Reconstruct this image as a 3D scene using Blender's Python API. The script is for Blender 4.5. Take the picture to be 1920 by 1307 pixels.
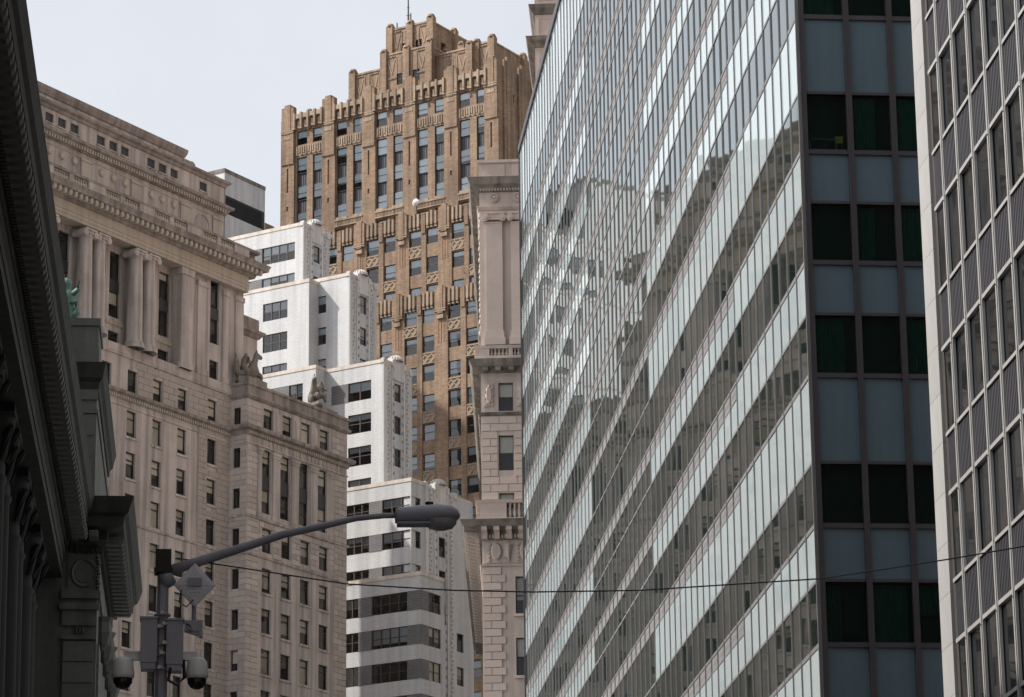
import bpy, math, random
from mathutils import Vector, Matrix
random.seed(7)
R = math.radians
S = bpy.context.scene
for o in list(bpy.data.objects): bpy.data.objects.remove(o)
col = S.collection

# ------------------------------------------------------------------ camera
cam = bpy.data.objects.new('camera', bpy.data.cameras.new('camera')); col.objects.link(cam)
cam.data.sensor_width = 36; cam.data.lens = 6110 / 1920 * 36
cam.data.clip_start = .5; cam.data.clip_end = 5000
yaw, pitch, roll = R(5.3), R(16.4), math.atan(.011)
fw = Vector((math.sin(yaw)*math.cos(pitch), math.cos(yaw)*math.cos(pitch), math.sin(pitch)))
rt = Vector((math.cos(yaw), -math.sin(yaw), 0)); up = rt.cross(fw)
r2 = rt*math.cos(roll) - up*math.sin(roll); u2 = up*math.cos(roll) + rt*math.sin(roll)
M = Matrix((r2, u2, -fw)).transposed().to_4x4(); M.translation = (0, 0, 1.7)
cam.matrix_world = M
S.camera = cam
S.render.resolution_x, S.render.resolution_y = 1024, 697

# ------------------------------------------------------------------ sky, sun, exposure
SUN_AZ, SUN_EL = 274.5, 46          # azimuth clockwise from +Y
W = bpy.data.worlds.new('World'); S.world = W; W.use_nodes = True
nt = W.node_tree; nt.nodes.clear()
def N(t, tree=None, **kw):
    n = (tree or nt).nodes.new(t)
    for k, v in kw.items(): setattr(n, k, v)
    return n
sky = N('ShaderNodeTexSky', sky_type='NISHITA', sun_disc=False)
sky.sun_elevation = R(SUN_EL); sky.sun_rotation = R(SUN_AZ); sky.air_density = 1.0; sky.dust_density = 3.0; sky.ozone_density = 1.0
bw = N('ShaderNodeRGBToBW'); hz = N('ShaderNodeMixRGB', blend_type='MULTIPLY'); hz.inputs[0].default_value = 1
hz.inputs[2].default_value = (.985, 1.0, 1.05, 1)
mixs = N('ShaderNodeMixRGB'); tc = N('ShaderNodeTexCoord')
nz = N('ShaderNodeTexNoise'); nz.inputs['Scale'].default_value = 2.2; nz.inputs['Detail'].default_value = 6
mr = N('ShaderNodeMapRange'); mr.inputs[1].default_value = .3; mr.inputs[2].default_value = .7; mr.inputs[3].default_value = .42; mr.inputs[4].default_value = .58
bg = N('ShaderNodeBackground'); bg.inputs[1].default_value = .15; wo = N('ShaderNodeOutputWorld')
L = nt.links.new
L(tc.outputs['Generated'], nz.inputs['Vector']); L(nz.outputs[0], mr.inputs[0]); L(mr.outputs[0], mixs.inputs[0])
hz.inputs[1].default_value = (2.15, 2.15, 2.15, 1); grey = N('ShaderNodeMixRGB', blend_type='MULTIPLY'); grey.inputs[0].default_value = 1; grey.inputs[2].default_value = (.985, 1.0, 1.05, 1)
pale = N('ShaderNodeMixRGB'); pale.inputs[0].default_value = .85
L(sky.outputs[0], bw.inputs[0]); L(bw.outputs[0], grey.inputs[1]); L(sky.outputs[0], pale.inputs[1]); L(grey.outputs[0], pale.inputs[2]); L(pale.outputs[0], mixs.inputs[1]); L(hz.outputs[0], mixs.inputs[2])
cl = N('ShaderNodeTexNoise'); cl.inputs['Scale'].default_value = 5; cl.inputs['Detail'].default_value = 5; cl.inputs['Roughness'].default_value = .6; cm = N('ShaderNodeMapRange'); cm.inputs[1].default_value = .35; cm.inputs[2].default_value = .65; cm.inputs[3].default_value = .95; cm.inputs[4].default_value = 1.05
cs = N('ShaderNodeVectorMath', operation='SCALE'); L(tc.outputs['Generated'], cl.inputs['Vector']); L(cl.outputs[0], cm.inputs[0]); L(mixs.outputs[0], cs.inputs[0]); L(cm.outputs[0], cs.inputs['Scale']); L(cs.outputs[0], bg.inputs[0]); L(bg.outputs[0], wo.inputs[0])
sl = bpy.data.lights.new('sun', 'SUN'); sl.energy = 2.5; sl.angle = R(.53); sl.color = (1, .95, .88)
sun = bpy.data.objects.new('sun', sl); col.objects.link(sun)
sd = Vector((math.sin(R(SUN_AZ))*math.cos(R(SUN_EL)), math.cos(R(SUN_AZ))*math.cos(R(SUN_EL)), math.sin(R(SUN_EL))))
sun.rotation_euler = sd.to_track_quat('Z', 'Y').to_euler()
S.view_settings.view_transform = 'Standard'; S.view_settings.look = 'None'; S.view_settings.exposure = 1.2; S.view_settings.gamma = 1
S.view_settings.use_curve_mapping = False

# ------------------------------------------------------------------ materials
MATS = {}
def mat(name, c, rough=.7, var=.12, scale=.6, streak=0, brick=None, bump=0, spec=.5, metal=0, rnd=0, c2=None, ior=None, fine=0):
    """principled material: colour varied by noise, rain streaks, optional brick bond, optional per-object variation"""
    if name in MATS: return MATS[name]
    m = bpy.data.materials.new(name); m.use_nodes = True; t = m.node_tree; p = t.nodes['Principled BSDF']
    p.inputs['Roughness'].default_value = rough; p.inputs['Metallic'].default_value = metal
    p.inputs['Specular IOR Level'].default_value = spec
    if ior: p.inputs['IOR'].default_value = ior
    l = t.links.new; co = N('ShaderNodeTexCoord', t)
    out = None
    def rgb(v): n = N('ShaderNodeRGB', t); n.outputs[0].default_value = (*v, 1); return n.outputs[0]
    base = rgb(c)
    if brick:
        sep = N('ShaderNodeSeparateXYZ', t); l(co.outputs['Object'], sep.inputs[0])
        ad = N('ShaderNodeMath', t, operation='ADD'); l(sep.outputs[0], ad.inputs[0]); l(sep.outputs[1], ad.inputs[1])
        cb = N('ShaderNodeCombineXYZ', t); l(ad.outputs[0], cb.inputs[0]); l(sep.outputs[2], cb.inputs[1])
        br = N('ShaderNodeTexBrick', t); l(cb.outputs[0], br.inputs['Vector'])
        br.inputs['Color1'].default_value = (*c, 1); br.inputs['Color2'].default_value = (*(c2 or c), 1)
        br.inputs['Mortar'].default_value = (*[x*brick[2] for x in c], 1); br.inputs['Scale'].default_value = 1
        br.inputs['Brick Width'].default_value = brick[0]; br.inputs['Row Height'].default_value = brick[1]
        br.inputs['Mortar Size'].default_value = brick[1]*.12; br.inputs['Bias'].default_value = 0
        base = br.outputs[0]
    def mul(a, fac_sock, lo, hi, f0=.3, f1=.7):
        mp = N('ShaderNodeMapRange', t); l(fac_sock, mp.inputs[0]); mp.inputs[1].default_value = f0; mp.inputs[2].default_value = f1
        mp.inputs[3].default_value = lo; mp.inputs[4].default_value = hi
        mx = N('ShaderNodeVectorMath', t, operation='SCALE'); l(a, mx.inputs[0]); l(mp.outputs[0], mx.inputs['Scale']); return mx.outputs[0]
    n1 = N('ShaderNodeTexNoise', t); n1.inputs['Scale'].default_value = scale; n1.inputs['Detail'].default_value = 8; n1.inputs['Roughness'].default_value = .65
    l(co.outputs['Object'], n1.inputs['Vector'])
    base = mul(base, n1.outputs[0], 1-var, 1+var)
    if fine:
        n3 = N('ShaderNodeTexNoise', t); n3.inputs['Scale'].default_value = 6; n3.inputs['Detail'].default_value = 4
        l(co.outputs['Object'], n3.inputs['Vector']); base = mul(base, n3.outputs[0], 1-fine, 1+fine)
    if streak:
        mpg = N('ShaderNodeMapping', t); mpg.inputs['Scale'].default_value = (1.6, 1.6, .07); l(co.outputs['Object'], mpg.inputs[0])
        n2 = N('ShaderNodeTexNoise', t); n2.inputs['Scale'].default_value = 1; n2.inputs['Detail'].default_value = 5; l(mpg.outputs[0], n2.inputs['Vector'])
        base = mul(base, n2.outputs[0], 1-streak, 1+streak*.35, .35, .6)
    if rnd:
        oi = N('ShaderNodeObjectInfo', t); base = mul(base, oi.outputs['Random'], 1-rnd, 1+rnd, 0, 1)
    l(base, p.inputs['Base Color'])
    if bump:
        b = N('ShaderNodeBump', t); b.inputs['Strength'].default_value = bump; b.inputs['Distance'].default_value = .05
        nb = N('ShaderNodeTexNoise', t); nb.inputs['Scale'].default_value = scale*8; nb.inputs['Detail'].default_value = 5
        l(co.outputs['Object'], nb.inputs['Vector']); l(nb.outputs[0], b.inputs['Height']); l(b.outputs[0], p.inputs['Normal'])
    MATS[name] = m; return m
def glass(name, tint, ior=1.5, thru=.85, rough=0, wav=0):
    """window pane: fresnel mirror over a tinted see-through sheet"""
    m = bpy.data.materials.new(name); m.use_nodes = True; t = m.node_tree; t.nodes.clear(); l = t.links.new
    fr = N('ShaderNodeFresnel', t); fr.inputs[0].default_value = ior; gl = N('ShaderNodeBsdfGlossy', t); gl.inputs['Roughness'].default_value = rough
    tr = N('ShaderNodeBsdfTransparent', t); tr.inputs[0].default_value = (*[x*thru for x in tint], 1)
    mx = N('ShaderNodeMixShader', t); o = N('ShaderNodeOutputMaterial', t)
    if wav:
        co = N('ShaderNodeTexCoord', t); nz = N('ShaderNodeTexNoise', t); nz.inputs['Scale'].default_value = .55; nz.inputs['Detail'].default_value = 1
        bp = N('ShaderNodeBump', t); bp.inputs['Strength'].default_value = wav; bp.inputs['Distance'].default_value = .05
        l(co.outputs['Object'], nz.inputs['Vector']); l(nz.outputs[0], bp.inputs['Height']); l(bp.outputs[0], gl.inputs['Normal']); l(bp.outputs[0], fr.inputs['Normal'])
    l(fr.outputs[0], mx.inputs[0]); l(tr.outputs[0], mx.inputs[1]); l(gl.outputs[0], mx.inputs[2]); l(mx.outputs[0], o.inputs[0])
    MATS[name] = m; return m
def coated_glass(name, c, tint, wav, base=.26):
    """reflective coated glazing: dark body under a strong, slightly green mirror coat"""
    m = bpy.data.materials.new(name); m.use_nodes = True; t = m.node_tree; t.nodes.clear(); l = t.links.new
    fr = N('ShaderNodeFresnel', t); fr.inputs[0].default_value = 1.5; mp = N('ShaderNodeMapRange', t); mp.inputs[3].default_value = base; l(fr.outputs[0], mp.inputs[0])
    df = N('ShaderNodeBsdfDiffuse', t); df.inputs[0].default_value = (*c, 1); gl = N('ShaderNodeBsdfGlossy', t); gl.inputs[0].default_value = (*tint, 1); gl.inputs['Roughness'].default_value = .02
    co = N('ShaderNodeTexCoord', t); nz = N('ShaderNodeTexNoise', t); nz.inputs['Scale'].default_value = .5; nz.inputs['Detail'].default_value = 1
    bp = N('ShaderNodeBump', t); bp.inputs['Strength'].default_value = wav; bp.inputs['Distance'].default_value = .05
    l(co.outputs['Object'], nz.inputs['Vector']); l(nz.outputs[0], bp.inputs['Height']); l(bp.outputs[0], gl.inputs['Normal'])
    mx = N('ShaderNodeMixShader', t); o = N('ShaderNodeOutputMaterial', t); l(mp.outputs[0], mx.inputs[0]); l(df.outputs[0], mx.inputs[1]); l(gl.outputs[0], mx.inputs[2]); l(mx.outputs[0], o.inputs[0])
    MATS[name] = m; return m
def mirror_glass(name, c, ior, wav, spec=.5, rough=.015, var=.06, coat=0):
    """coated curtain-wall glass or enamelled panel, gently wavy"""
    m = mat(name, c, rough, var, .25, ior=ior, spec=spec); t = m.node_tree; p = t.nodes['Principled BSDF']; l = t.links.new
    co = N('ShaderNodeTexCoord', t); nz = N('ShaderNodeTexNoise', t); nz.inputs['Scale'].default_value = .5; nz.inputs['Detail'].default_value = 1.5
    oi = N('ShaderNodeObjectInfo', t); va = N('ShaderNodeVectorMath', t, operation='MULTIPLY_ADD'); l(oi.outputs['Random'], va.inputs[0]); va.inputs[1].default_value = (40, 40, 40)
    l(co.outputs['Object'], va.inputs[2]); l(va.outputs[0], nz.inputs['Vector'])
    bp = N('ShaderNodeBump', t); bp.inputs['Strength'].default_value = wav; bp.inputs['Distance'].default_value = .05
    l(nz.outputs[0], bp.inputs['Height']); l(bp.outputs[0], p.inputs['Normal']); l(bp.outputs[0], p.inputs['Coat Normal'])
    p.inputs['Coat Weight'].default_value = coat; p.inputs['Coat IOR'].default_value = 1.9; p.inputs['Coat Roughness'].default_value = .01; return m
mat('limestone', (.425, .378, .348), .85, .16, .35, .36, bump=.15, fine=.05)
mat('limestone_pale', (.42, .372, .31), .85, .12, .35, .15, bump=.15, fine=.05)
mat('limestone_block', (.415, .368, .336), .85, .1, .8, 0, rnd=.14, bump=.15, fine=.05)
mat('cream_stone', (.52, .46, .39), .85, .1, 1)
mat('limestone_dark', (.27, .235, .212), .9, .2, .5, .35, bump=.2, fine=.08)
mat('white_brick', (.53, .53, .527), .55, .08, .25, .15, brick=(.42, .14, .72), fine=.05, c2=(.48, .48, .48))
mat('cream_coping', (.60, .53, .46), .7, .12, .8, .2)
mat('white_terracotta', (.58, .56, .53), .6, .10, .5, .22, fine=.06)
mat('boss_grey', (.36, .35, .34), .7, .15, 1)
mat('dark_brick', (.075, .072, .072), .6, .2, .5, 0, brick=(.6, .16, 2.6), c2=(.10, .095, .095))
mat('tan_brick', (.285, .198, .133), .85, .26, .22, .28, brick=(.5, .16, .8), c2=(.20, .125, .078), fine=.16)
mat('tan_terracotta', (.30, .225, .16), .8, .22, .7, .35, fine=.1)
mat('pale_stone', (.48, .405, .355), .85, .10, .4, .16, bump=.15, fine=.04)
mat('pale_block', (.48, .402, .352), .85, .07, .8, 0, rnd=.07, bump=.15, fine=.04)
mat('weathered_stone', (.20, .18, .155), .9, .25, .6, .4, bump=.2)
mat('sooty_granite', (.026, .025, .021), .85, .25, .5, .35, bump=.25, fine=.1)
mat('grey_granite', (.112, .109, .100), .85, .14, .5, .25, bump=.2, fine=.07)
mat('shaded_granite', (.010, .010, .010), .9, .25, .5, .2, bump=.2)  # colonnade shade put into the colour of the columns and recessed wall
mat('bronze_green', (.09, .17, .135), .6, .3, 2, 0)
mat('carved_stone', (.17, .15, .125), .9, .3, 1.5, .2, bump=.4)
mat('room', (.02, .02, .022), .9, .3, .7)
mat('room_green', (.006, .022, .018), .9, .1, .7)
mat('frame_dark', (.035, .035, .036), .5, .1, 1)
mat('frame_brown', (.07, .05, .04), .5, .1, 1)
mat('blind', (.66, .62, .52), .8, .06, 1, rnd=.22)
mat('blind_white', (.80, .80, .79), .8, .05, 1, rnd=.18)
mat('spandrel_dark', (.03, .03, .038), .5, .15, 1)
glass('pane', (.95, .98, 1), 1.5, .97, 0, .10)
glass('pane_blue', (.88, .95, 1), 1.7, .95, 0, .10)
glass('pane_green', (.5, .78, .7), 1.3, .9)
coated_glass('curtain_glass', (.012, .020, .017), (.91, .965, .975), .06)
coated_glass('dark_glass', (.012, .014, .015), (.9, .93, .97), .16, .10)
mirror_glass('white_panel', (.40, .465, .48), 1.6, .03, var=.05)
mat('blue_panel', (.10, .152, .182), .35, .10, .5, .12, spec=.4)
mat('mullion_steel', (.21, .205, .20), .42, .1, .8, metal=.4, rnd=.06)
mat('louver_grey', (.16, .155, .155), .6, .1, .8)
mat('louver_dark', (.10, .10, .105), .6, .1, .8)
mat('dark_mullion', (.075, .068, .075), .4, .12, .6, metal=.3)
mat('aluminium', (.40, .39, .375), .42, .08, .8, metal=.15)
mat('bronze_gap', (.09, .08, .072), .5, .1, 1, metal=.3)
mat('ribbed_panel', (.072, .071, .08), .55, .12, .8, rnd=.08)
mat('white_marble', (.37, .36, .35), .6, .07, .5, .10, rnd=.04, fine=.03)
mat('tinted_dark', (.02, .02, .02), .03, .1, 1, ior=1.7)
mat('galvanised', (.26, .27, .315), .5, .14, 5, metal=.1)
mat('grey_paint', (.30, .31, .355), .45, .08, 4)
mat('camera_white', (.66, .66, .68), .35, .06, 4)
mat('black_plastic', (.012, .012, .014), .25, .1, 3)
mat('lamp_lens', (.30, .30, .31), .08, .1, 3)
mat('panel_clear', (.58, .59, .64), .3, .1, 5)
mat('chrome', (.6, .6, .6), .2, .05, 3, metal=1)
mat('asphalt', (.05, .05, .052), .9, .2, .4)
mat('concrete', (.30, .29, .28), .9, .12, .5)
mat('roof_gravel', (.18, .175, .17), .95, .2, 1)
mat('curtain', (.008, .075, .058), .9, .15, 2)
mat('yellow', (.62, .34, .03), .6, .1, 2)
mat('teal_metal', (.05, .22, .20), .4, .1, 2)
mat('shell_white', (.47, .45, .42), .7, .1, 2)
mat('brick_plain', (.30, .17, .11), .85, .2, .4, .2)
mat('concrete_block', (.26, .24, .22), .9, .15, .4, .2)

# ------------------------------------------------------------------ mesh helpers
STUFF = {'dentils', 'ornament_bosses', 'baluster_row', 'frieze_flutes', 'carved_edge', 'crown_relief', 'carved_band', 'parapet_corbels', 'clamp_bolt', 'cable', 'pier_groove', 'balconet', 'side_merlon', 'clamp_band'}
class MB:
    def __init__(s): s.v = []; s.f = []; s.mi = []; s.m = 0; s.frame()
    def frame(s, o=(0, 0, 0), ux=(1, 0, 0), uy=(0, 1, 0)):
        s.o = Vector(o); s.ux = Vector(ux); s.uy = Vector(uy); return s
    def pt(s, p):
        q = s.o + s.ux*p[0] + s.uy*p[1]; return (q.x, q.y, q.z + p[2])
    def add(s, pts, faces, m=None):
        b = len(s.v); s.v += [s.pt(p) for p in pts]
        for f in faces: s.f.append([b+i for i in f]); s.mi.append(s.m if m is None else m)
        return s
    def quad(s, a, b, c, d, m=None): return s.add([a, b, c, d], [(0, 1, 2, 3)], m)
    def box(s, x0, x1, y0, y1, z0, z1, m=None):
        return s.add([(x0, y0, z0), (x1, y0, z0), (x1, y1, z0), (x0, y1, z0), (x0, y0, z1), (x1, y0, z1), (x1, y1, z1), (x0, y1, z1)],
              [(3, 2, 1, 0), (4, 5, 6, 7), (0, 1, 5, 4), (1, 2, 6, 5), (2, 3, 7, 6), (3, 0, 4, 7)], m)
    def sweep(s, u0, u1, prof, m0=0, m1=0, base=0, m=None):
        """extrude a closed (out, z) profile along u; m0/m1 mitre the ends; out is towards the viewer (-y)"""
        n = len(prof)
        pts = [(u0 - m0*a, base - a, z) for a, z in prof] + [(u1 + m1*a, base - a, z) for a, z in prof]
        fs = [(i, (i+1) % n, n+(i+1) % n, n+i) for i in range(n)] + [tuple(range(n-1, -1, -1)), tuple(range(n, 2*n))]
        return s.add(pts, fs, m)
    def wall(s, u0, u1, z0, z1, ops=(), depth=.25, y=0, back=None, room=.7):
        """wall sheet with openings (a,b,c,d)=(u0,u1,z0,z1), reveals of the given depth and a dark room behind each"""
        ops = [o for o in ops if o[1] > u0 and o[0] < u1 and o[3] > z0 and o[2] < z1]
        ops = [(max(o[0], u0), min(o[1], u1), max(o[2], z0), min(o[3], z1)) for o in ops]
        zs = sorted({z0, z1, *[o[2] for o in ops], *[o[3] for o in ops]})
        for a, b in zip(zs[:-1], zs[1:]):
            if b - a < 1e-6: continue
            row = sorted([o for o in ops if o[2] < b - 1e-6 and o[3] > a + 1e-6]); x = u0
            for o in row:
                if o[0] > x + 1e-6: s.quad((x, y, a), (o[0], y, a), (o[0], y, b), (x, y, b))
                x = max(x, o[1])
            if x < u1 - 1e-6: s.quad((x, y, a), (u1, y, a), (u1, y, b), (x, y, b))
        for a, b, c, d in ops:
            e = y + depth + (room if back is not None else 0)
            s.quad((a, y, c), (a, y, d), (a, e, d), (a, e, c)); s.quad((b, y, d), (b, y, c), (b, e, c), (b, e, d))
            s.quad((a, y, d), (b, y, d), (b, e, d), (a, e, d)); s.quad((b, y, c), (a, y, c), (a, e, c), (b, e, c))
            if back is not None: s.quad((a, e, c), (b, e, c), (b, e, d), (a, e, d), back)
        return s
    def cyl(s, c, r0, r1, h, n=16, m=None, axis='z', cap=True):
        pts = []
        for k, (r, t) in enumerate(((r0, 0), (r1, h))):
            for i in range(n):
                a = 2*math.pi*i/n; x, y = r*math.cos(a), r*math.sin(a)
                pts.append({'z': (c[0]+x, c[1]+y, c[2]+t), 'y': (c[0]+x, c[1]+t, c[2]+y), 'x': (c[0]+t, c[1]+x, c[2]+y)}[axis])
        fs = [(i, (i+1) % n, n+(i+1) % n, n+i) for i in range(n)]
        if cap: fs += [tuple(range(n-1, -1, -1)), tuple(range(n, 2*n))]
        return s.add(pts, fs, m)
    def lathe(s, c, prof, n=14, m=None, a0=0, a1=2*math.pi):
        k = len(prof); full = abs(a1-a0-2*math.pi) < 1e-6; cnt = n if full else n+1
        pts = [(c[0]+r*math.cos(a0+(a1-a0)*i/n), c[1]+r*math.sin(a0+(a1-a0)*i/n), c[2]+z) for i in range(cnt) for r, z in prof]
        fs = []
        for i in range(n):
            j = (i+1) % cnt
            for q in range(k-1): fs.append((i*k+q, j*k+q, j*k+q+1, i*k+q+1))
        return s.add(pts, fs, m)
    def tube(s, pts, rad, n=8, m=None):
        pts = [Vector(p) for p in pts]; P = []; 
        for i, p in enumerate(pts):
            d = (pts[min(i+1, len(pts)-1)] - pts[max(i-1, 0)]).normalized()
            a = d.cross(Vector((0, 0, 1)) if abs(d.z) < .95 else Vector((1, 0, 0))).normalized(); b = d.cross(a)
            r = rad[i] if isinstance(rad, (list, tuple)) else rad
            P += [tuple(p + a*r*math.cos(2*math.pi*k/n) + b*r*math.sin(2*math.pi*k/n)) for k in range(n)]
        fs = [(i*n+k, i*n+(k+1) % n, (i+1)*n+(k+1) % n, (i+1)*n+k) for i in range(len(pts)-1) for k in range(n)]
        fs += [tuple(range(n-1, -1, -1)), tuple((len(pts)-1)*n+k for k in range(n))]
        return s.add(P, fs, m)
    def mesh(s, name, mats, smooth=False):
        me = bpy.data.meshes.new(name); me.from_pydata(s.v, [], s.f); me.update()
        for m in (mats if isinstance(mats, (list, tuple)) else [mats]): me.materials.append(MATS[m])
        if len(me.materials) > 1: me.polygons.foreach_set('material_index', s.mi)
        if smooth: me.polygons.foreach_set('use_smooth', [True]*len(me.polygons))
        return me
    def build(s, name, mats, parent=None, loc=None, smooth=False):
        return ob(name, s.mesh(name, mats, smooth), parent, loc)
def ob(name, me, parent=None, loc=None, rz=0, scale=None):
    o = bpy.data.objects.new(name, me); col.objects.link(o)
    if parent: o.parent = parent
    if name in STUFF: o['kind'] = 'stuff'
    if loc: o.location = loc
    if rz: o.rotation_euler.z = rz
    if scale: o.scale = scale
    return o
def thing(name, label, cat, loc=(0, 0, 0), az=90, group=None):
    e = ob(name, None, None, loc, R(90-az)); e['label'] = label; e['category'] = cat
    if group: e['group'] = group
    return e
def tag(o, label, cat, group=None):
    o['label'] = label; o['category'] = cat
    if group: o['group'] = group
    return o

def struct(o): o['kind'] = 'structure'; return o
def stuff(o): o['kind'] = 'stuff'; return o

# shared windows: object origin at the lower left corner of the opening, x along, y into the wall
WM = {}
def window(parent, x, y, z, w, h, rz=0, style='sash', lights=1, fm='frame_dark', pm='pane', blind=.5, rec=.2, bm='blind', full=.15):
    """frame (> panes, blind) set back in its opening"""
    key = ('f', round(w, 2), round(h, 2), style, lights, fm, bm)
    t = .055 if w < 2.2 else .06
    if key not in WM:
        b = MB(); b.box(0, w, 0, .08, 0, t); b.box(0, w, 0, .08, h-t, h); b.box(0, t, 0, .08, t, h-t); b.box(w-t, w, 0, .08, t, h-t)
        for i in range(1, lights): b.box(w*i/lights-t*.8, w*i/lights+t*.8, -.01, .08, t, h-t)
        if style == 'sash': b.box(t, w-t, .01, .07, h*.5-.03, h*.5+.03)
        if style == 'transom': b.box(t, w-t, .0, .07, h*.72-.035, h*.72+.035)
        WM[key] = b.mesh('window_frame', fm)
        g = MB(); g.quad((t, .045, t), (w-t, .045, t), (w-t, .045, h-t), (t, .045, h-t)); WM[('p',)+key] = g.mesh('window_pane', pm) if ('p',)+key not in WM else None
        q = MB(); q.quad((t, .12, -1), (w-t, .12, -1), (w-t, .12, 0), (t, .12, 0)); WM[('b',)+key] = q.mesh('window_blind', bm)
    c, s_ = math.cos(rz), math.sin(rz)
    f = ob('window', WM[key], parent, (x - s_*rec, y + c*rec, z), rz)
    pk = ('p', pm)+key
    if pk not in WM:
        g = MB(); g.quad((t, .045, t), (w-t, .045, t), (w-t, .045, h-t), (t, .045, h-t)); WM[pk] = g.mesh('window_pane', pm)
    ob('pane', WM[pk], f)
    if random.random() < blind:
        if lights > 1 and random.random() < .7:
            for i in range(lights):
                fr = random.choice((.3, .45, .5, .5, .7, .95)); lw = w/lights
                o = ob('blind', WM[('b',)+key], f, (lw*i+t*(1-1/lights), 0, h-t), 0, (1/lights*.93, 1, (h-2*t)*fr))
        else:
            ob('blind', WM[('b',)+key], f, (0, 0, h-t), 0, (1, 1, (h-2*t)*(1 if random.random() < full else random.choice((.28, .4, .5, .5, .62, .8)))))
    return f
BLK = {}
def blocks(parent, name, matn, u0, u1, z0, z1, course, length, ops=(), y=0, proud=.05, gap=.045, rz=0, org=(0, 0), cap=[9999], stag=.5, rest=None):
    """coursed ashlar: every stone is an object sharing one mesh; joints are recessed gaps"""
    if matn not in BLK: BLK[matn] = MB().box(0, 1, -1, 0, 0, 1).mesh('stone', matn)
    c, s_ = math.cos(rz), math.sin(rz); n = max(1, round((z1-z0)/course)); ch = (z1-z0)/n; k = 0
    for i in range(n-1, -1, -1):
        za, zb = z0+i*ch, z0+(i+1)*ch
        segs = [(u0, u1)]
        for o in ops:
            if o[2] < zb-.1 and o[3] > za+.1:
                segs = [t for a, b in segs for t in ((a, min(b, o[0])), (max(a, o[1]), b)) if t[1]-t[0] > .12]
        for a, b in segs:
            m = max(1, round((b-a)/length)); off = stag*length*(i % 2)
            cuts = [a] + [v for v in (a + off*.999 + length*j for j in range(0, m+1)) if a+.3 < v < b-.3] + [b]
            if m == 1 and len(cuts) == 2 and b-a > length*.9 and i % 2: cuts = [a, (a+b)/2, b]
            for p, q in zip(cuts[:-1], cuts[1:]):
                g = gap/2
                if cap[0] > 0:
                    X, Y = p+g, y
                    ob(name, BLK[matn], parent, (org[0]+X*c - Y*s_, org[1]+X*s_ + Y*c, za+g), rz, (q-p-gap, proud, ch-gap)); cap[0] -= 1
                elif rest is not None:
                    rest.frame((org[0], org[1], 0), (c, s_, 0), (-s_, c, 0)).box(p+g, q-g, y-proud, y, za+g, zb-g)

# ------------------------------------------------------------------ ground
b = MB(); b.quad((-1500, -600, 0), (1500, -600, 0), (1500, 2500, 0), (-1500, 2500, 0)); struct(b.build('ground', 'concrete'))
b = MB(); b.quad((1.5, -150, .004), (14, -150, .004), (14, 230, .004), (1.5, 230, .004)); struct(b.build('road', 'asphalt'))
b = MB(); b.box(-5.2, 1.5, -150, 145, -.2, .14); struct(b.build('pavement', 'concrete'))
b = MB(); b.box(14, 40, -150, 215, -.2, .14); struct(b.build('pavement', 'concrete'))

# ================================================================== limestone office building (left middle)
CU = thing('limestone_office_building', 'tall pinkish limestone office building with columned loggia, balustrade and projecting end bay', 'building', (11.147, 279.778, 0), 37.2)
X0 = -14.75; YM = 1.79                                     # main facade plane is set back behind the end bay
XL = -62.
rowz = [61.87-3.48*i for i in range(18)]
cap = [300]; rest = MB()
# --- end bay, front
pc = [-12.44, -9.67, -6.91, -4.13]
ops = [(x, x+1.4, z-2.15, z) for x in pc for z in rowz if z > 4] + [(x, x+1.4, 63.22, 65.32) for x in pc] + [(x, x+1.4, 73.86, 75.83) for x in pc]
ops += [(x-.25, x+1.15, 66.6, 72.18) for x in pc]
b = MB(); b.wall(X0, 0, 0, 77.2, ops, .28, 0, 1)
# --- end bay, return face (faces left)
rops = [(.3, 1.08, z-1.75, z) for z in [75.5, 71.95, 68.42, 64.95] + [61.47-3.48*i for i in range(17)] if z > 3]
b.frame((X0, YM, 0), (0, -1, 0), (1, 0, 0)); b.wall(0, YM, 0, 77.2, rops, .25, 0, 1, .5)
b.frame((0, 0, 0), (0, 1, 0), (-1, 0, 0)); b.wall(0, 20, 0, 77.2); b.frame(); b.quad((X0, 0, 77.2), (0, 0, 77.2), (0, 20, 77.2), (X0, 20, 77.2))
b.build('end_bay_wall', ['limestone', 'room'], CU)
for x in pc:
    for z in rowz:
        if z > 4: window(CU, x, 0, z-2.15, 1.4, 2.15, style='transom', blind=.75 if z > 56 else .4)
    window(CU, x, 0, 63.22, 1.4, 2.1, style='transom', blind=.9); window(CU, x, 0, 73.86, 1.4, 1.97, style='transom', blind=1)
    window(CU, x-.25, 0, 66.6, 1.4, 2.1, style='sash', blind=.7); window(CU, x-.25, 0, 69.95, 1.4, 2.23, style='transom', blind=.9)
    MB().box(x-.25, x+1.15, .16, .3, 68.7, 69.95).build('spandrel', 'spandrel_dark', CU)
    for z in rowz:
        if z > 20: MB().box(x-.12, x+1.52, -.1, .1, z-2.33, z-2.15).build('window_sill', 'limestone', CU)
for a, bb, c, d in rops: window(CU, X0, YM-a, c, .78, d-c, rz=R(-90), style='plain', blind=.25)
for x in (-13.35, -10.98, -8.22, -5.45, -2.68):             # pilasters between the tall windows
    w = .95 if -13 < x < -3 else .55
    m = MB(); m.box(x-w/2+.3, x+w/2+.3, -.16, .02, 66.5, 71.6); m.box(x-w/2+.22, x+w/2+.38, -.22, .02, 71.6, 71.85); m.box(x-w/2+.16, x+w/2+.44, -.27, .02, 71.85, 72.15)
    m.box(x-w/2+.22, x+w/2+.38, -.22, .02, 66.1, 66.5); m.build('pilaster', 'limestone', CU)
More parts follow.
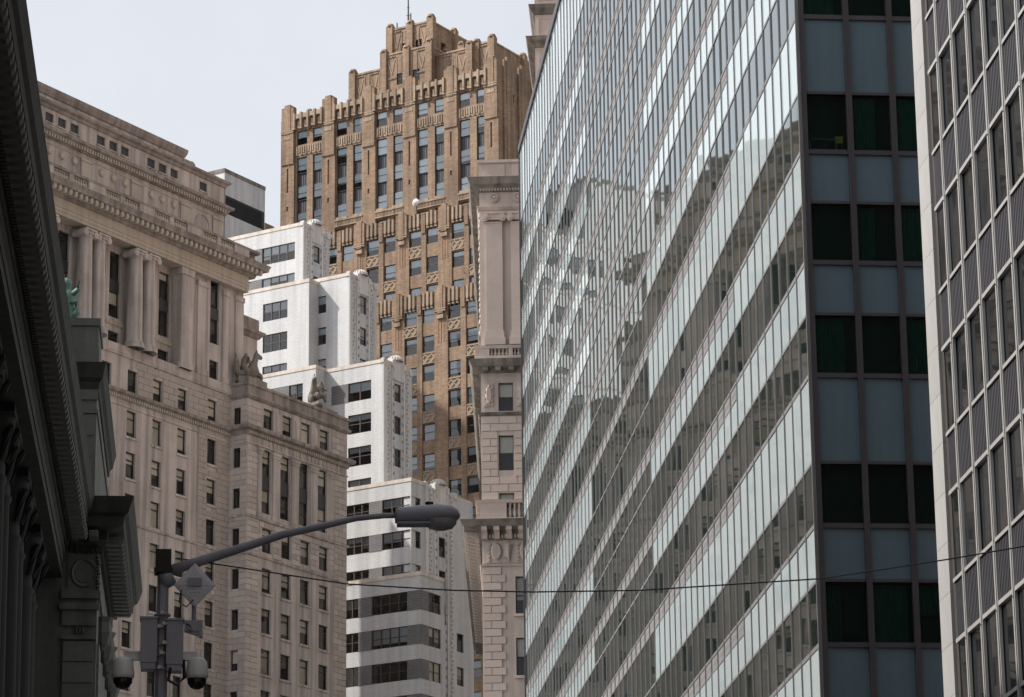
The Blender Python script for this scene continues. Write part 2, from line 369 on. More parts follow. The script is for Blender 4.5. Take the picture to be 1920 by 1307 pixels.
for x in (-10.3, -7.52, -4.75):                             # carved panels between the attic windows
    m = MB(); m.box(x-.32, x+.32, -.05, .02, 74.0, 75.75); m.box(x-.2, x+.2, -.1, .0, 74.15, 75.5); m.build('carved_panel', 'limestone', CU)
def band(par, name, matn, x0, x1, prof, y=0, m0=1, m1=1, ret=None, side=None):
    """moulding along the front (and round the corners) of a body"""
    m = MB(); m.sweep(x0, x1, prof, m0, m1, y)
    if ret: m.frame((x0, ret, 0), (0, -1, 0), (1, 0, 0)); m.sweep(0, ret-y, prof, 0, 1)
    if side: m.frame((x1, y, 0), (0, 1, 0), (-1, 0, 0)); m.sweep(0, side, prof, 1, 0)
    return m.build(name, matn, par)
def dent(par, name, matn, x0, x1, z0, z1, y, w, sp, out, ret=None, extra=None):
    m = MB(); n = int((x1-x0)/sp)
    for i in range(n): m.box(x0+(i+.25)*sp, x0+(i+.25)*sp+w, y-out, y+.01, z0, z1)
    if ret:
        m.frame((x0, ret, 0), (0, -1, 0), (1, 0, 0))
        for i in range(int((ret-y)/sp)): m.box((i+.25)*sp, (i+.25)*sp+w, -out, .01, z0, z1)
    return m.build(name, matn, par)
cor = [(-.02, 73.05), (.12, 73.05), (.2, 73.3), (.2, 73.42), (.55, 73.5), (.62, 73.75), (.5, 73.85), (-.02, 73.88)]
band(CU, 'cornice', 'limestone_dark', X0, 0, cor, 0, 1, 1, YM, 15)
dent(CU, 'dentils', 'limestone_pale', X0, 0, 73.12, 73.36, -.12, .16, .3, .14, YM)
band(CU, 'frieze_band', 'limestone', X0, 0, [(-.02, 72.3), (.1, 72.3), (.1, 72.42), (.06, 72.45), (-.02, 72.5)], 0, 1, 1, YM, 15)
m = MB()
for i in range(26): m.box(X0+.4+i*.56, X0+.58+i*.56, -.07, .01, 72.55, 73.0)
m.build('frieze_flutes', 'limestone', CU)
band(CU, 'ledge', 'limestone', X0, 0, [(-.02, 65.85), (.16, 65.9), (.22, 66.08), (-.02, 66.12)], 0, 1, 1, YM, 15)
band(CU, 'ledge', 'limestone', X0, 0, [(-.02, 62.62), (.12, 62.66), (.16, 62.8), (-.02, 62.84)], 0, 1, 1, YM, 15)
band(CU, 'parapet_cornice', 'limestone_dark', X0, 0, [(-.02, 76.2), (.12, 76.25), (.3, 76.42), (.3, 76.55), (.1, 76.7), (.1, 77.35), (.22, 77.4), (.22, 77.62), (-.4, 77.62), (-.4, 77.1)], 0, 1, 1, YM, 15)
m = MB(); m.sweep(X0-.1, X0+2.6, [(.15, 77.6), (.15, 78.1), (-.9, 78.3), (-.9, 77.6)]); m.sweep(-5.2, -1.6, [(.15, 77.6), (.15, 77.85), (-.9, 77.95), (-.9, 77.6)]); m.build('statue_plinth', 'limestone_dark', CU)
# ashlar of the end bay
fo = [(o[0]-.05, o[1]+.05, o[2]-.2, o[3]+.05) for o in ops]
blocks(CU, 'stone_block', 'limestone_block', X0, X0+1.75, 50, 72.2, .5, 1.5, fo, cap=cap, rest=rest)
blocks(CU, 'stone_block', 'limestone_block', -1.95, 0, 50, 72.2, .5, 1.3, fo, cap=cap, rest=rest)
blocks(CU, 'stone_block', 'limestone_block', X0, -12.8, 73.9, 76.1, .5, 1.2, fo, cap=cap, rest=rest)
blocks(CU, 'stone_block', 'limestone_block', -2.3, 0, 73.9, 76.1, .5, 1.2, fo, cap=cap, rest=rest)
blocks(CU, 'stone_block', 'limestone_block', -12.9, -1.95, 62.9, 65.8, .5, 1.4, fo, cap=cap, rest=rest)
ro = [(o[0]-.04, o[1]+.04, o[2]-.1, o[3]+.04) for o in rops]
blocks(CU, 'stone_block', 'limestone_block', 0, YM, 50, 76.1, .5, 1.2, ro, 0, rz=R(-90), org=(X0, YM), cap=cap, rest=rest)
# --- main facade
mc = [X0-3.16] + [X0-7.28-3.35*i for i in range(12)]
mrow = [75.7, 72.25, 68.77] + [65.29-3.48*i for i in range(18)]
mops = [(x, x+1.25, z-2.2, z) for x in mc for z in mrow if z > 4]
b = MB(); b.wall(XL, X0, 0, 77.0, mops, .28, YM, 1)
for x in mc:
    for z in mrow:
        if z > 4:
            window(CU, x, YM, z-2.2, 1.25, 2.2, style='transom', blind=.85 if z > 60 else .5)
            if z > 25: MB().box(x-.12, x+1.37, YM-.1, YM+.1, z-2.4, z-2.2).build('window_sill', 'limestone', CU)
bo = [(o[0]-.05, o[1]+.05, o[2]-.22, o[3]+.05) for o in mops]
blocks(CU, 'stone_block', 'limestone_block', X0-13, X0, 73.8, 76.5, .55, 1.5, bo, YM, cap=cap, rest=rest)
blocks(CU, 'stone_block', 'limestone_block', X0-4.45, X0, 50, 73, .5, 1.5, bo, YM, cap=cap, rest=rest)
stuff(rest.build('stone_blocks', 'limestone_block', CU))
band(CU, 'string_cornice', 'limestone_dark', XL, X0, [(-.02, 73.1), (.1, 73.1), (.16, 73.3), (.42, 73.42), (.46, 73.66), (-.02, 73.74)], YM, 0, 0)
dent(CU, 'dentils', 'limestone_pale', XL, X0, 73.0, 73.28, YM-.08, .16, .3, .14)
band(CU, 'frieze_band', 'limestone', XL, X0, [(-.02, 72.4), (.07, 72.42), (.07, 72.6), (-.02, 72.62)], YM, 0, 0)
band(CU, 'ledge', 'limestone', XL, X0, [(-.02, 62.75), (.1, 62.78), (.14, 62.95), (-.02, 62.98)], YM, 0, 0)
band(CU, 'loggia_plinth', 'limestone', XL, X0+1.6, [(-.02, 76.6), (.12, 76.62), (.2, 76.85), (.12, 76.95), (.12, 77.5), (-2, 77.5), (-2, 76.6)], YM, 0, 0)
# --- loggia storey: recessed wall with tall windows, coupled columns, entablature
YR = 2.6; XE = X0+1.6
pairs = [X0-12.63-6.56*i for i in range(6)]                 # centres of the coupled columns
lops = []
for i in range(7):
    cx = X0-9.35-6.56*i
    for s_ in (-1, 1):
        a = cx + s_*.95 - .7; lops += [(a, a+1.4, 80, 85.6), (a, a+1.4, 76.95, 78.8)]
lops += [(X0-3.2+.2, X0-1.95+.2, 80.7, 86.2), (X0-3.2+.2, X0-1.95+.2, 77.6, 79.2)]
lops = [o for o in lops if o[0] > XL]
b.wall(XL, X0-6, 77.0, 86.4, lops, .25, YR, 1); b.wall(X0-6, XE, 77.0, 86.4, lops, .25, YM+.05, 1)
b.quad((X0-6, YM+.05, 77), (X0-6, YM+.05, 86.4), (X0-6, YR, 86.4), (X0-6, YR, 77))
b.quad((XE, YM, 60), (XE, 25, 60), (XE, 25, 88.8), (XE, YM, 88.8))
# attic storeys
att = [(X0+u, X0+u+1.05, 93.93, 94.73) for u in (-25.13, -23.56, -21.97, -18.57, -16.97, -15.41, -11.93, -10.36, -8.77, -4.72, -31.7, -30.1, -28.5, -38.3, -36.7, -35.1)]
att += [(X0+u, X0+u+1.05, 89.3, 90.6) for u in (-25.2, -23.58, -22.05, -18.62, -17.02, -15.45, -12.05, -10.48, -8.87, -31.7, -30.1, -28.5)] + [(X0-5.2, X0-3.35, 89.2, 90.6)]
b.wall(XL, X0-1.2, 86.4, 95.3, att, .3, YM+.1, 1, .3); b.quad((X0-1.2, YM, 86), (X0-1.2, 22, 86), (X0-1.2, 22, 95.3), (X0-1.2, YM, 95.3))
b.quad((XL, YM, 95.3), (X0-1.2, YM, 95.3), (X0-1.2, 25, 95.3), (XL, 25, 95.3)); b.quad((XL, YM, 88.8), (XE, YM, 88.8), (XE, 25, 88.8), (XL, 25, 88.8))
b.quad((XL, 25, 0), (XL, YM, 0), (XL, YM, 97), (XL, 25, 97)); b.quad((0, 25, 0), (XL, 25, 0), (XL, 25, 97), (0, 25, 97))
b.wall(XL, X0-6, 95.3, 97.2, (), .1, YM+.9); b.quad((X0-6, YM+.9, 95.3), (X0-6, 20, 95.3), (X0-6, 20, 97.2), (X0-6, YM+.9, 97.2)); b.quad((XL, YM+.9, 97.2), (X0-6, YM+.9, 97.2), (X0-6, 20, 97.2), (XL, 20, 97.2))
b.build('main_wall', ['limestone', 'room'], CU)
for o in lops:
    yy = YR if o[1] < X0-6 else YM+.05
    if o[2] > 79.5:
        h = (o[3]-o[2]); k = o[2]+h*.4
        window(CU, o[0], yy, o[2], 1.4 if o[1] < X0-6 else 1.25, h*.4, style='sash', blind=.6); window(CU, o[0], yy, o[2]+h*.58, 1.4 if o[1] < X0-6 else 1.25, h*.42, style='transom', blind=.5)
        MB().box(o[0], o[1], yy+.12, yy+.25, k, o[2]+h*.58).build('spandrel', 'spandrel_dark', CU)
    else: window(CU, o[0], yy, o[2], 1.4 if o[1] < X0-6 else 1.25, o[3]-o[2], style='transom', blind=.6)
for o in att:
    if o[2] > 92: MB().box(o[0], o[1], YM+.25, YM+.3, o[2], o[3]).build('louver', 'spandrel_dark', CU); MB().box(o[0]-.08, o[1]+.08, YM+.02, YM+.12, o[2]-.12, o[2]).build('window_sill', 'limestone', CU)
    else: window(CU, o[0], YM+.1, o[2], o[1]-o[0], 1.3, style='sash', blind=.6, pm='pane_blue')
colb = MB(); colb.lathe((0, 0, 0), [(.92, 0), (.92, .25), (.8, .3), (.86, .45), (.74, .6), (.68, .75), (.66, 3), (.58, 7.6), (.57, 7.75), (.63, 7.8), (.63, 7.9), (.57, 7.95), (.57, 8.1)], 20)
colm = colb.mesh('column_shaft', 'limestone', True)
cb = MB(); cb.box(-.72, .72, -.72, .72, 8.3, 8.45); cb.box(-.6, .6, -.6, .6, 8.05, 8.3)
for s_ in (-1, 1):
    cb.cyl((s_*.66, -.68, 8.05), .27, .27, 1.36, 12, axis='y'); cb.cyl((s_*.66, -.72, 8.05), .12, .12, .06, 8, axis='y')
capm = cb.mesh('ionic_capital', 'limestone')
for p in pairs:
    for s_ in (-1, 1):
        c = ob('column', colm, CU, (p + s_*.84, YM-.15, 77.5)); ob('capital', capm, c)
m = MB(); m.box(X0-7.4, X0-5.9, YM-.35, YR+.3, 77.4, 85.6); m.box(X0-7.55, X0-5.8, YM-.45, YR+.3, 85.6, 86.3); m.box(X0-7.55, X0-5.8, YM-.45, YR+.3, 77.4, 77.9); m.build('end_pier', 'limestone', CU)
for xa, xb in ((X0-4.9, X0-3.5), (X0-1.35, X0-.55), (XE-1.15, XE-.05)):
    m = MB(); m.box(xa, xb, YM-.1, YM+.06, 77.5, 85.3); m.box(xa-.08, xb+.08, YM-.18, YM+.06, 85.3, 85.75); m.box(xa-.06, xb+.06, YM-.16, YM+.06, 77.5, 78.0); m.build('pilaster', 'limestone', CU)
for i in range(6):
    m = MB(); x = X0-9.35-6.56*i; m.box(x-2.2, x+2.2, YR-.06, YR+.02, 79.35, 79.7)
    for k in range(9): m.box(x-2.1+k*.48, x-1.85+k*.48, YR-.1, YR-.04, 79.42, 79.63)
    m.build('carved_band', 'limestone_pale', CU)
band(CU, 'architrave', 'limestone_pale', XL, XE, [(-1.2, 86.2), (.55, 86.2), (.55, 86.5), (.6, 86.5), (.6, 86.75), (.66, 86.8), (.55, 86.85), (.55, 87.6), (-1.2, 87.6)], YM, 0, 0)
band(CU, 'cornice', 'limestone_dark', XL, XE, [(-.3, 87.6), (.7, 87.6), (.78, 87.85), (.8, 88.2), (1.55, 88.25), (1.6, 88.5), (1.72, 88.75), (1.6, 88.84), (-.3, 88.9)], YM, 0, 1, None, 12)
m0 = MB().box(0, .32, -1.45, -.75, 0, .34).box(.02, .30, -1.4, -1.15, -.1, 0).mesh('modillion', 'limestone_pale')
for i in range(60):
    x = XE+.5-i*.66
    if x > XL+4: ob('modillion', m0, CU, (x, YM, 87.88))
# balustrade
bal = MB()
m = MB(); m.box(XL, XE+.9, YM-1.05, YM-.55, 88.86, 89.05); m.box(XL, XE+.9, YM-1.1, YM-.5, 89.75, 89.98); m.frame((XE+.9, YM-1, 0), (0, 1, 0), (-1, 0, 0)); m.box(.5, 12, 0, .45, 88.86, 89.96); m.build('balustrade_rail', 'limestone_dark', CU)
bp = [(.125, 0), (.125, .06), (.07, .1), (.14, .27), (.13, .36), (.06, .53), (.09, .58), (.125, .64), (.125, .70)]
row = MB()
for k in range(6): row.lathe((.17+k*.31, 0, 0), bp, 8)
rowm = row.mesh('baluster_row', 'cream_stone', True)
for i in range(9):
    x = X0-1.0-6.56*i
    for dx in (-2.1, -4.5): ob('baluster_row', rowm, CU, (x+dx+.1, YM-.8, 89.05))
    MB().box(x-.15, x+1.95, YM-1.08, YM-.52, 89.04, 89.76).build('pedestal', 'limestone', CU); MB().box(x-2.6, x-2.1, YM-1.07, YM-.53, 89.04, 89.76).build('pedestal', 'limestone', CU)
# attic trim
band(CU, 'cornice', 'limestone_dark', XL, X0-1.2, [(-.02, 92.5), (.14, 92.55), (.14, 92.62), (.4, 92.95), (.62, 93.05), (.66, 93.28), (-.02, 93.36)], YM+.1, 0, 1, None, 14)
dent(CU, 'dentils', 'limestone_pale', XL, X0-1.1, 92.62, 92.95, YM-.06, .17, .34, .25)
band(CU, 'ledge', 'limestone_pale', XL, X0-1.2, [(-.02, 92.08), (.06, 92.1), (.08, 92.22), (-.02, 92.24)], YM+.1, 0, 1)
band(CU, 'cornice', 'limestone_dark', XL, X0-1.2, [(-.02, 95.05), (.12, 95.08), (.2, 95.3), (.42, 95.4), (.46, 95.58), (-.9, 95.7), (-.9, 95.3)], YM+.1, 0, 1, None, 14)
band(CU, 'parapet_coping', 'limestone_dark', XL, X0-6, [(-.02, 96.55), (.1, 96.6), (.26, 97.0), (.3, 97.3), (-.6, 97.36), (-.6, 96.9)], YM+.9, 0, 1, None, 10)
ros = MB(); ros.cyl((0, -.1, 0), .34, .34, .11, 16, axis='y'); ros.cyl((0, -.17, 0), .2, .24, .08, 12, axis='y')
for k in range(8): ros.cyl((.25*math.cos(k*.785), -.15, .25*math.sin(k*.785)), .07, .08, .06, 8, axis='y')
rosm = ros.mesh('rosette', 'limestone_pale')
for u in (-24.6, -23.03, -21.45, -17.99, -16.44, -14.89, -11.41, -9.93, -8.3, -31.2, -29.6, -28): ob('rosette', rosm, CU, (X0+u+.05, YM+.1, 91.55))
for u in (-19.95, -13.4, -6.7, -2.2, -26.6, -33):
    m = MB(); m.box(X0+u-.65, X0+u+.65, YM-.02, YM+.12, 88.9, 91.85); m.box(X0+u-.75, X0+u+.75, YM-.1, YM+.12, 91.85, 92.05); m.build('pilaster', 'limestone_pale', CU)
m = MB()
for k in range(13):
    a0, a1 = math.pi*k/13, math.pi*(k+1)/13
    m.add([(X0-4.28-1.05*math.cos(a), y, 90.6+1.25*math.sin(a)) for a in (a0, a1) for y in (YM+.02, YM+.12)] + [(X0-4.28-.95*math.cos(a), y, 90.6+1.15*math.sin(a)) for a in (a0, a1) for y in (YM+.02, YM+.12)], [(0, 1, 3, 2), (4, 6, 7, 5), (0, 2, 6, 4)])
m.build('arch_moulding', 'limestone', CU)
m = MB(); m.cyl((X0-5.0, YM+.7, 96.05), .48, .48, 1.4, 18, axis='y'); m.cyl((X0-5.0, YM+.6, 96.05), .22, .22, .12, 12, axis='y'); m.sweep(X0-6.1, X0-5.0, [(-.75, 95.68), (-.75, 96.5), (-2.1, 96.5), (-2.1, 95.68)], base=YM); m.build('scroll', 'limestone_dark', CU)
m = MB(); m.add([(X0-6, YM+2, 95.7), (X0-3.4, YM+2, 95.7), (X0-6, YM+2, 97.0), (X0-6, YM+9, 95.7), (X0-3.4, YM+9, 95.7), (X0-6, YM+9, 97.0)], [(0, 1, 2), (1, 4, 5, 2), (3, 5, 4)]); m.build('roof_slope', 'spandrel_dark', CU)
# lower wing behind the end bay
m = MB(); m.wall(XE-.2, X0+5.6, 60, 84.9, [(X0+2.2, X0+2.65, 80.3, 82.3)], .3, 3.2, 1); m.quad((X0+5.6, 3.2, 60), (X0+5.6, 25, 60), (X0+5.6, 25, 84.9), (X0+5.6, 3.2, 84.9)); m.quad((XE-.2, 3.2, 84.9), (X0+5.6, 3.2, 84.9), (X0+5.6, 25, 84.9), (XE-.2, 25, 84.9)); m.build('wing_wall', ['limestone', 'room'], CU)
band(CU, 'wing_cornice', 'limestone_dark', XE-.2, X0+5.6, [(-.02, 83.2), (.12, 83.25), (.3, 83.5), (.5, 83.6), (.55, 83.85), (.1, 83.95), (.1, 85.0), (-.3, 85.05), (-.3, 83.2)], 3.2, 0, 1, None, 12)

# ================================================================== two rearing sea-horse statues on the end bay
def seahorse(name, label, x, y, z, sc, rz, rider):
    def skin(nm, pts, edges, rads, m):
        me = bpy.data.meshes.new(nm); me.from_pydata(pts, edges, []); o = ob(nm, me); me.materials.append(MATS[m])
        md = o.modifiers.new('s', 'SKIN'); md.use_smooth_shade = True
        for v, r in zip(me.skin_vertices[0].data, rads): v.radius = (r, r)
        me.skin_vertices[0].data[0].use_root = True
        o.modifiers.new('d', 'SUBSURF').levels = 1; o.modifiers['d'].render_levels = 1; return o
    e = thing(name, label, 'statue', (0, 0, 0), 90, 'sea-horse statues on the end bay')
    P = [(0, 0, .9), (.25, 0, 1.35), (.4, 0, 1.9), (.62, 0, 2.35), (.95, 0, 2.3), (1.12, 0, 2.12),      # chest, neck, head
         (-.5, 0, .7), (-1.0, .1, .55), (-1.35, .15, .95), (-1.25, .1, 1.45), (-1.5, .05, 1.75),      # fish tail curling up
         (.55, .22, .95), (.95, .24, 1.1), (1.0, .24, .65), (.5, -.24, .8), (.85, -.26, .75), (.8, -.26, .3), (.55, 0, 2.6)]
    E_ = [(0, 1), (1, 2), (2, 3), (3, 4), (4, 5), (0, 6), (6, 7), (7, 8), (8, 9), (9, 10), (0, 11), (11, 12), (12, 13), (0, 14), (14, 15), (15, 16), (3, 17)]
    o = skin('horse', P, E_, [.46, .36, .25, .2, .17, .12, .46, .38, .26, .18, .24, .22, .17, .13, .22, .17, .13, .08], 'carved_stone'); o.parent = e
    Q = [(0, 0, 0), (0, 0, .5), (.03, 0, .92), (.05, 0, 1.12), (.08, 0, 1.36), (.05, .3, .85), (.25, .42, .5), (.42, .3, .55), (.05, -.3, .85), (.22, -.42, .5), (.45, -.25, .5), (.3, .3, -.05), (.35, .34, -.6), (.3, -.3, -.05), (.35, -.34, -.6)]
    F_ = [(0, 1), (1, 2), (2, 3), (3, 4), (2, 5), (5, 6), (6, 7), (2, 8), (8, 9), (9, 10), (0, 11), (11, 12), (0, 13), (13, 14)]
    q = skin('rider', Q, F_, [.25, .25, .28, .12, .19, .14, .11, .08, .14, .11, .08, .18, .13, .18, .13], 'carved_stone'); q.parent = e
    for o_ in (o, q):
        tx = bpy.data.textures.get('rough') or bpy.data.textures.new('rough', 'CLOUDS'); tx.noise_scale = .25; dm = o_.modifiers.new('r', 'DISPLACE'); dm.texture = tx; dm.strength = .14; dm.mid_level = .5
    mn = MB()
    for k in range(5): mn.lathe((.62-.09*k, 0, 2.5-.12*k*k*.4), [(.07, 0), (.05, .18), (0, .34)], 6)
    for k in range(4): mn.tube([(-1.45, .05, 1.7), (-1.7+.16*k, .05+.1*(k-1.5), 2.15)], [.09, .02], 5)
    mn.build('mane', 'carved_stone', e)
    r = MB()
    for k in range(14):
        a = k*.45; r.lathe((-.9+1.7*(k/13.), .35*math.sin(k*2.1), 0), [(.38, 0), (.42, .15), (.3, .34+.1*math.sin(k*1.7)), (.1, .45+.1*math.sin(k))], 8)
    r.build('rock_base', 'carved_stone', e)
    e.parent = None; f = CU.matrix_basis; e.matrix_basis = f @ Matrix.Translation((x, y, z)) @ Matrix.Rotation(rz, 4, 'Z') @ Matrix.Scale(sc, 4)
    q.location = (-.35, .62, 1.1) if rider else (-.85, -.1, 1.0)
    q.rotation_euler = (0, -.1 if rider else .2, 0)
    return e
bpy.context.view_layer.update()
CU.matrix_basis = Matrix.Translation(CU.location) @ Matrix.Rotation(R(90-37.2), 4, 'Z')
seahorse('sea_horse_statue', 'weathered stone sea-horse with rider at the left corner of the end bay parapet', -13.3, .8, 77.85, 1.15, R(-12), 0)
seahorse('sea_horse_statue', 'weathered stone sea-horse with upright rider at the right end of the parapet', -4.0, .8, 77.75, 1.1, R(-140), 1)

# ================================================================== white stepped brick building
WB = thing('white_stepped_building', 'white brick apartment tower stepping down in tiers with dark window bands', 'building', (18.262, 289.151, 0), 127.2)
def tier(nm, xr, y0, top, bot, xl, depth, fops, sops, back=10.4, lights=2, step=None):
    b = MB(); b.wall(xl, xr, bot, top, [o[:4] for o in fops], .18, y0, 1)
    b.frame((xr, y0, 0), (0, 1, 0), (-1, 0, 0)); b.wall(0, back-y0, bot, top, [(o[0]-y0, o[1]-y0, o[2], o[3]) for o in sops], .18, 0, 1); b.frame()
    b.quad((xl, y0, top-.3), (xr, y0, top-.3), (xr, back, top-.3), (xl, back, top-.3)); b.quad((xl, back, bot), (xl, y0, bot), (xl, y0, top), (xl, back, top)); b.quad((xr, back, bot), (xl, back, bot), (xl, back, top), (xr, back, top))
    b.build('wall', ['white_brick', 'room'], WB)
    band(WB, 'coping', 'cream_coping', xl, xr, [(-.3, top-.12), (.05, top-.12), (.07, top+.22), (-.3, top+.25)], y0, 0, 1, None, depth)
    for o in fops: window(WB, o[0], y0, o[2], o[1]-o[0], o[3]-o[2], lights=o[4], rec=.08, fm='frame_brown' if o[4] > 1 else 'frame_dark', pm='pane_blue', blind=.9 if o[2] > 66 else .45, bm='blind_white')
    for o in sops: window(WB, xr, o[0], o[2], o[1]-o[0], o[3]-o[2], rz=R(90), lights=o[4], rec=.12, fm='frame_brown', blind=.7)
def dbrick(x0, x1, y, z0, z1, rz=0):
    m = MB(); m.box(0, x1-x0, -.03, .05, z0, z1); o = m.build('dark_brick_panel', 'dark_brick', WB, (x0, y, 0))
    if rz: o.location = (y, x0, 0); o.rotation_euler.z = rz
H = 3.17
def rows(t0, h, n, *cols): return [(a, b_, t0-h-H*i, t0-H*i, l) for i in range(n) for a, b_, l in cols]
tier('A', -17.72, 6, 104.2, 90, -40, 5, rows(102.55, 1.78, 3, (-22.69, -18.71, 4), (-26.6, -24.05, 3)), rows(102.5, 1.72, 3, (7.75, 8.9, 1)), 10.5)
tier('B', -11.13, 4.5, 97.4, 80, -40, 5, rows(95.78, 1.72, 4, (-15.03, -13.85, 1)), rows(95.8, 1.78, 4, (6.32, 7.44, 1)), 9.15)
tier('Bl', -14.81, 3.0, 97.05, 80, -40, 1.5, rows(95.58, 1.8, 4, (-20.3, -17.36, 3)), [], 6)
tier('C', -6.1, 3.0, 87.55, 70, -40, 5, rows(85.95, 1.85, 4, (-10.17, -7.53, 2)), rows(85.8, 1.74, 4, (4.79, 5.91, 1)), 7.8)
tier('Cl', -12.89, 1.5, 87.7, 70, -40, 1.5, rows(86.35, 1.8, 4, (-16, -14.39, 2), (-19.6, -17.9, 2)), [], 4.5)
tier('D', -2.02, 1.5, 75.1, 55, -40, 2.3, rows(73.6, 1.6, 4, (-9.3, -6.7, 3), (-5.23, -2.12, 3)), [(1.62, 3.1, z-1.6, z, 1) for z in (73.6, 70.43, 67.26)] + rows(70.62, 1.9, 3, (6.15, 7.29, 1)) + rows(62.0, 1.75, 8, (9.1, 10.26, 1)), 12.0)
tier('E', 0, 0, 65.75, 0, -40, 3.9, rows(64.25, 1.8, 14, (-8.3, -6.83, 2), (-5.37, -1.45, 4)), rows(64.25, 1.8, 14, (1.3, 3.35, 2)), 3.95)
for i in range(14):
    z = 64.25-H*i
    dbrick(-6.83, -5.37, 0, z-1.8, z); dbrick(-1.45, .03, 0, z-1.8, z); dbrick(0, 1.3, 0, z-1.8, z, R(90)); dbrick(-12.4, -8.3, 0, z-1.8, z)
for z in (73.6, 70.43, 67.26): dbrick(-6.7, -5.23, 1.5, z-1.6, z)
for i in range(3):
    dbrick(-24.05, -22.69, 6, 100.77-H*i, 102.55-H*i); dbrick(-17.9, -16.0, 1.5, 84.55-H*i, 86.35-H*i)
dbrick(-12.1, -10.17, 3.0, 84.1, 85.95)
# lower street wall between the tiers
m = MB(); m.wall(-2.02, 0, 0, 55, (), .1, 3.95); m.build('wall', ['white_brick'], WB)
def pylon(x, y0, top, bot, w=4.7, win=None):
    """ornamented street-side strip: flanking ribs with stepped bosses, fluted window bay, shell finial"""
    m = MB().frame((x, y0, 0), (0, 1, 0), (-1, 0, 0)); a, c = w*.36, w*.64
    m.box(.02, .55, -.05, .02, bot, top-.1); m.box(a-.42, a-.25, -.06, .02, bot, top+.25); m.box(c+.25, c+.42, -.06, .02, bot, top+.15)
    for u in (w*.17, w*.83): m.box(u-.2, u+.2, -.035, .02, bot, top+.05)
    m.box(a-.25, c+.25, -.12, .3, top-1.55, top+.45); m.box(a-.5, a-.1, -.18, .35, top-.3, top+.32); m.box(c+.1, c+.5, -.18, .35, top-.3, top+.3); m.box(w-.55, w, -.12, .35, top-.5, top+.12); m.box(0, .5, -.08, .35, top-.4, top+.26)
    m.build('pylon_rib', 'white_terracotta', WB)
    d = MB().frame((x, y0, 0), (0, 1, 0), (-1, 0, 0)); z = bot+.3; k = 0
    while z < top-.5:
        for u in (w*.17, w*.83): d.box(u-.1+.08*(k % 3-1), u+.02+.08*(k % 3-1), -.10, -.03, z, z+.2)
        if k % 2 == 0:
            for u in (a-.1, c+.1): d.box(u-.05, u+.05, -.13, .0, z, z+.28)
        z += .42; k += 1
    d.build('ornament_bosses', 'boss_grey', WB)
    s = MB(); s.lathe((x-.35, y0+w*.5, top+.4), [(.78*math.cos(t*.26), .62*math.sin(t*.26)) for t in range(7)], 18)
    for k in range(18): 
        t = 2*math.pi*k/18; s.tube([(x-.35+.8*math.cos(t)*math.cos(v), y0+w*.5+.8*math.sin(t)*math.cos(v), top+.4+.63*math.sin(v)) for v in (0, .5, 1, 1.4)], .045, 5)
    s.box(x-.9, x+.1, y0+w*.5-.85, y0+w*.5+.85, top-.3, top+.42); s.build('shell_finial', 'shell_white', WB)
pylon(-17.72, 6.0, 104.3, 90, 4.5); pylon(-11.13, 4.5, 97.5, 85, 4.65); pylon(-6.1, 3.0, 87.65, 74, 4.8); pylon(-2.02, 3.8, 75.2, 0, 5.4)
m = MB(); m.wall(-46, -33.57, 60, 115.3, (), .1, 14); m.frame((-33.57, 14, 0), (0, 1, 0), (-1, 0, 0)); m.wall(0, 7.1, 60, 115.3, [(0.2, 7.0, 110.65, 112.65)], .3, 0, 1, .1); m.frame(); m.quad((-46, 14, 115.3), (-33.57, 14, 115.3), (-33.57, 21.1, 115.3), (-46, 21.1, 115.3)); m.quad((-33.57, 21.1, 90), (-46, 21.1, 90), (-46, 21.1, 115.3), (-33.57, 21.1, 115.3)); m.build('penthouse', ['white_brick', 'room'], WB)
m = MB().frame((-33.57, 14, 0), (0, 1, 0), (-1, 0, 0))
for i in range(13): m.sweep(.2, 7.0, [(-.02, 110.68+i*.152), (.02, 110.7+i*.152), (-.08, 110.78+i*.152), (-.12, 110.77+i*.152)])
m.build('louver', 'louver_dark', WB)
band(WB, 'coping', 'weathered_stone', -46, -33.57, [(-.3, 115.1), (.06, 115.1), (.08, 115.5), (-.3, 115.5)], 14, 0, 1, None, 7.1)
m = MB(); m.box(.02, .3, 4.05, 4.25, 62.6, 66.2); m.build('vent_duct', 'aluminium', WB)

# ================================================================== tan brick tower
K = 1.1606
BT = thing('tan_brick_tower', 'tall tan brick tower with crenellated parapet, tall window strips and stepped crown', 'building', (31.084, 348.617, 0), 127.2)
def zk(z, y=0): return 1.7 + (z-1.7)*K*(1+y*.797/350)
def uk(u, y=0): return u*K - .76*y
cols = [-24.41, -22.42, -19.46, -17.42, -14.55, -12.51, -9.62, -7.53, -4.6, -2.56]; ww = 1.47
XB = uk(-26.45)
slots = []
for c in (-25.4, -20.3, -15.35, -10.42, -5.45, -.62):
    slots += [(uk(c)-.12, uk(c)+.12, zk(111.2), zk(113.6)), (uk(c)-.13, uk(c)+.13, zk(114.6), zk(114.9)), (uk(c)-.13, uk(c)+.13, zk(109.5), zk(110))]
ops = [(uk(u), uk(u)+ww, zk(116.15), zk(117.67)) for u in cols] + [(uk(u), uk(u)+ww, zk(107.4), zk(114.8)) for u in cols] + [(uk(u), uk(u)+ww, zk(103.3), zk(106.2)) for u in cols]
b = MB(); b.wall(XB, 0, 60, zk(119.2), ops, .35, 0, 1)
b.frame((0, 0, 0), (0, 1, 0), (-1, 0, 0)); b.wall(0, 16, 60, zk(120), [(3.2+i*.9, 3.45+i*.9, zk(116.6), zk(117.5)) for i in range(3)] + [(8.5, 10, zk(116.2), zk(117.7)), (8.5, 10, zk(113), zk(114.6)), (11.5, 13, zk(116.2), zk(117.7))], .3, 0, 1); b.frame()
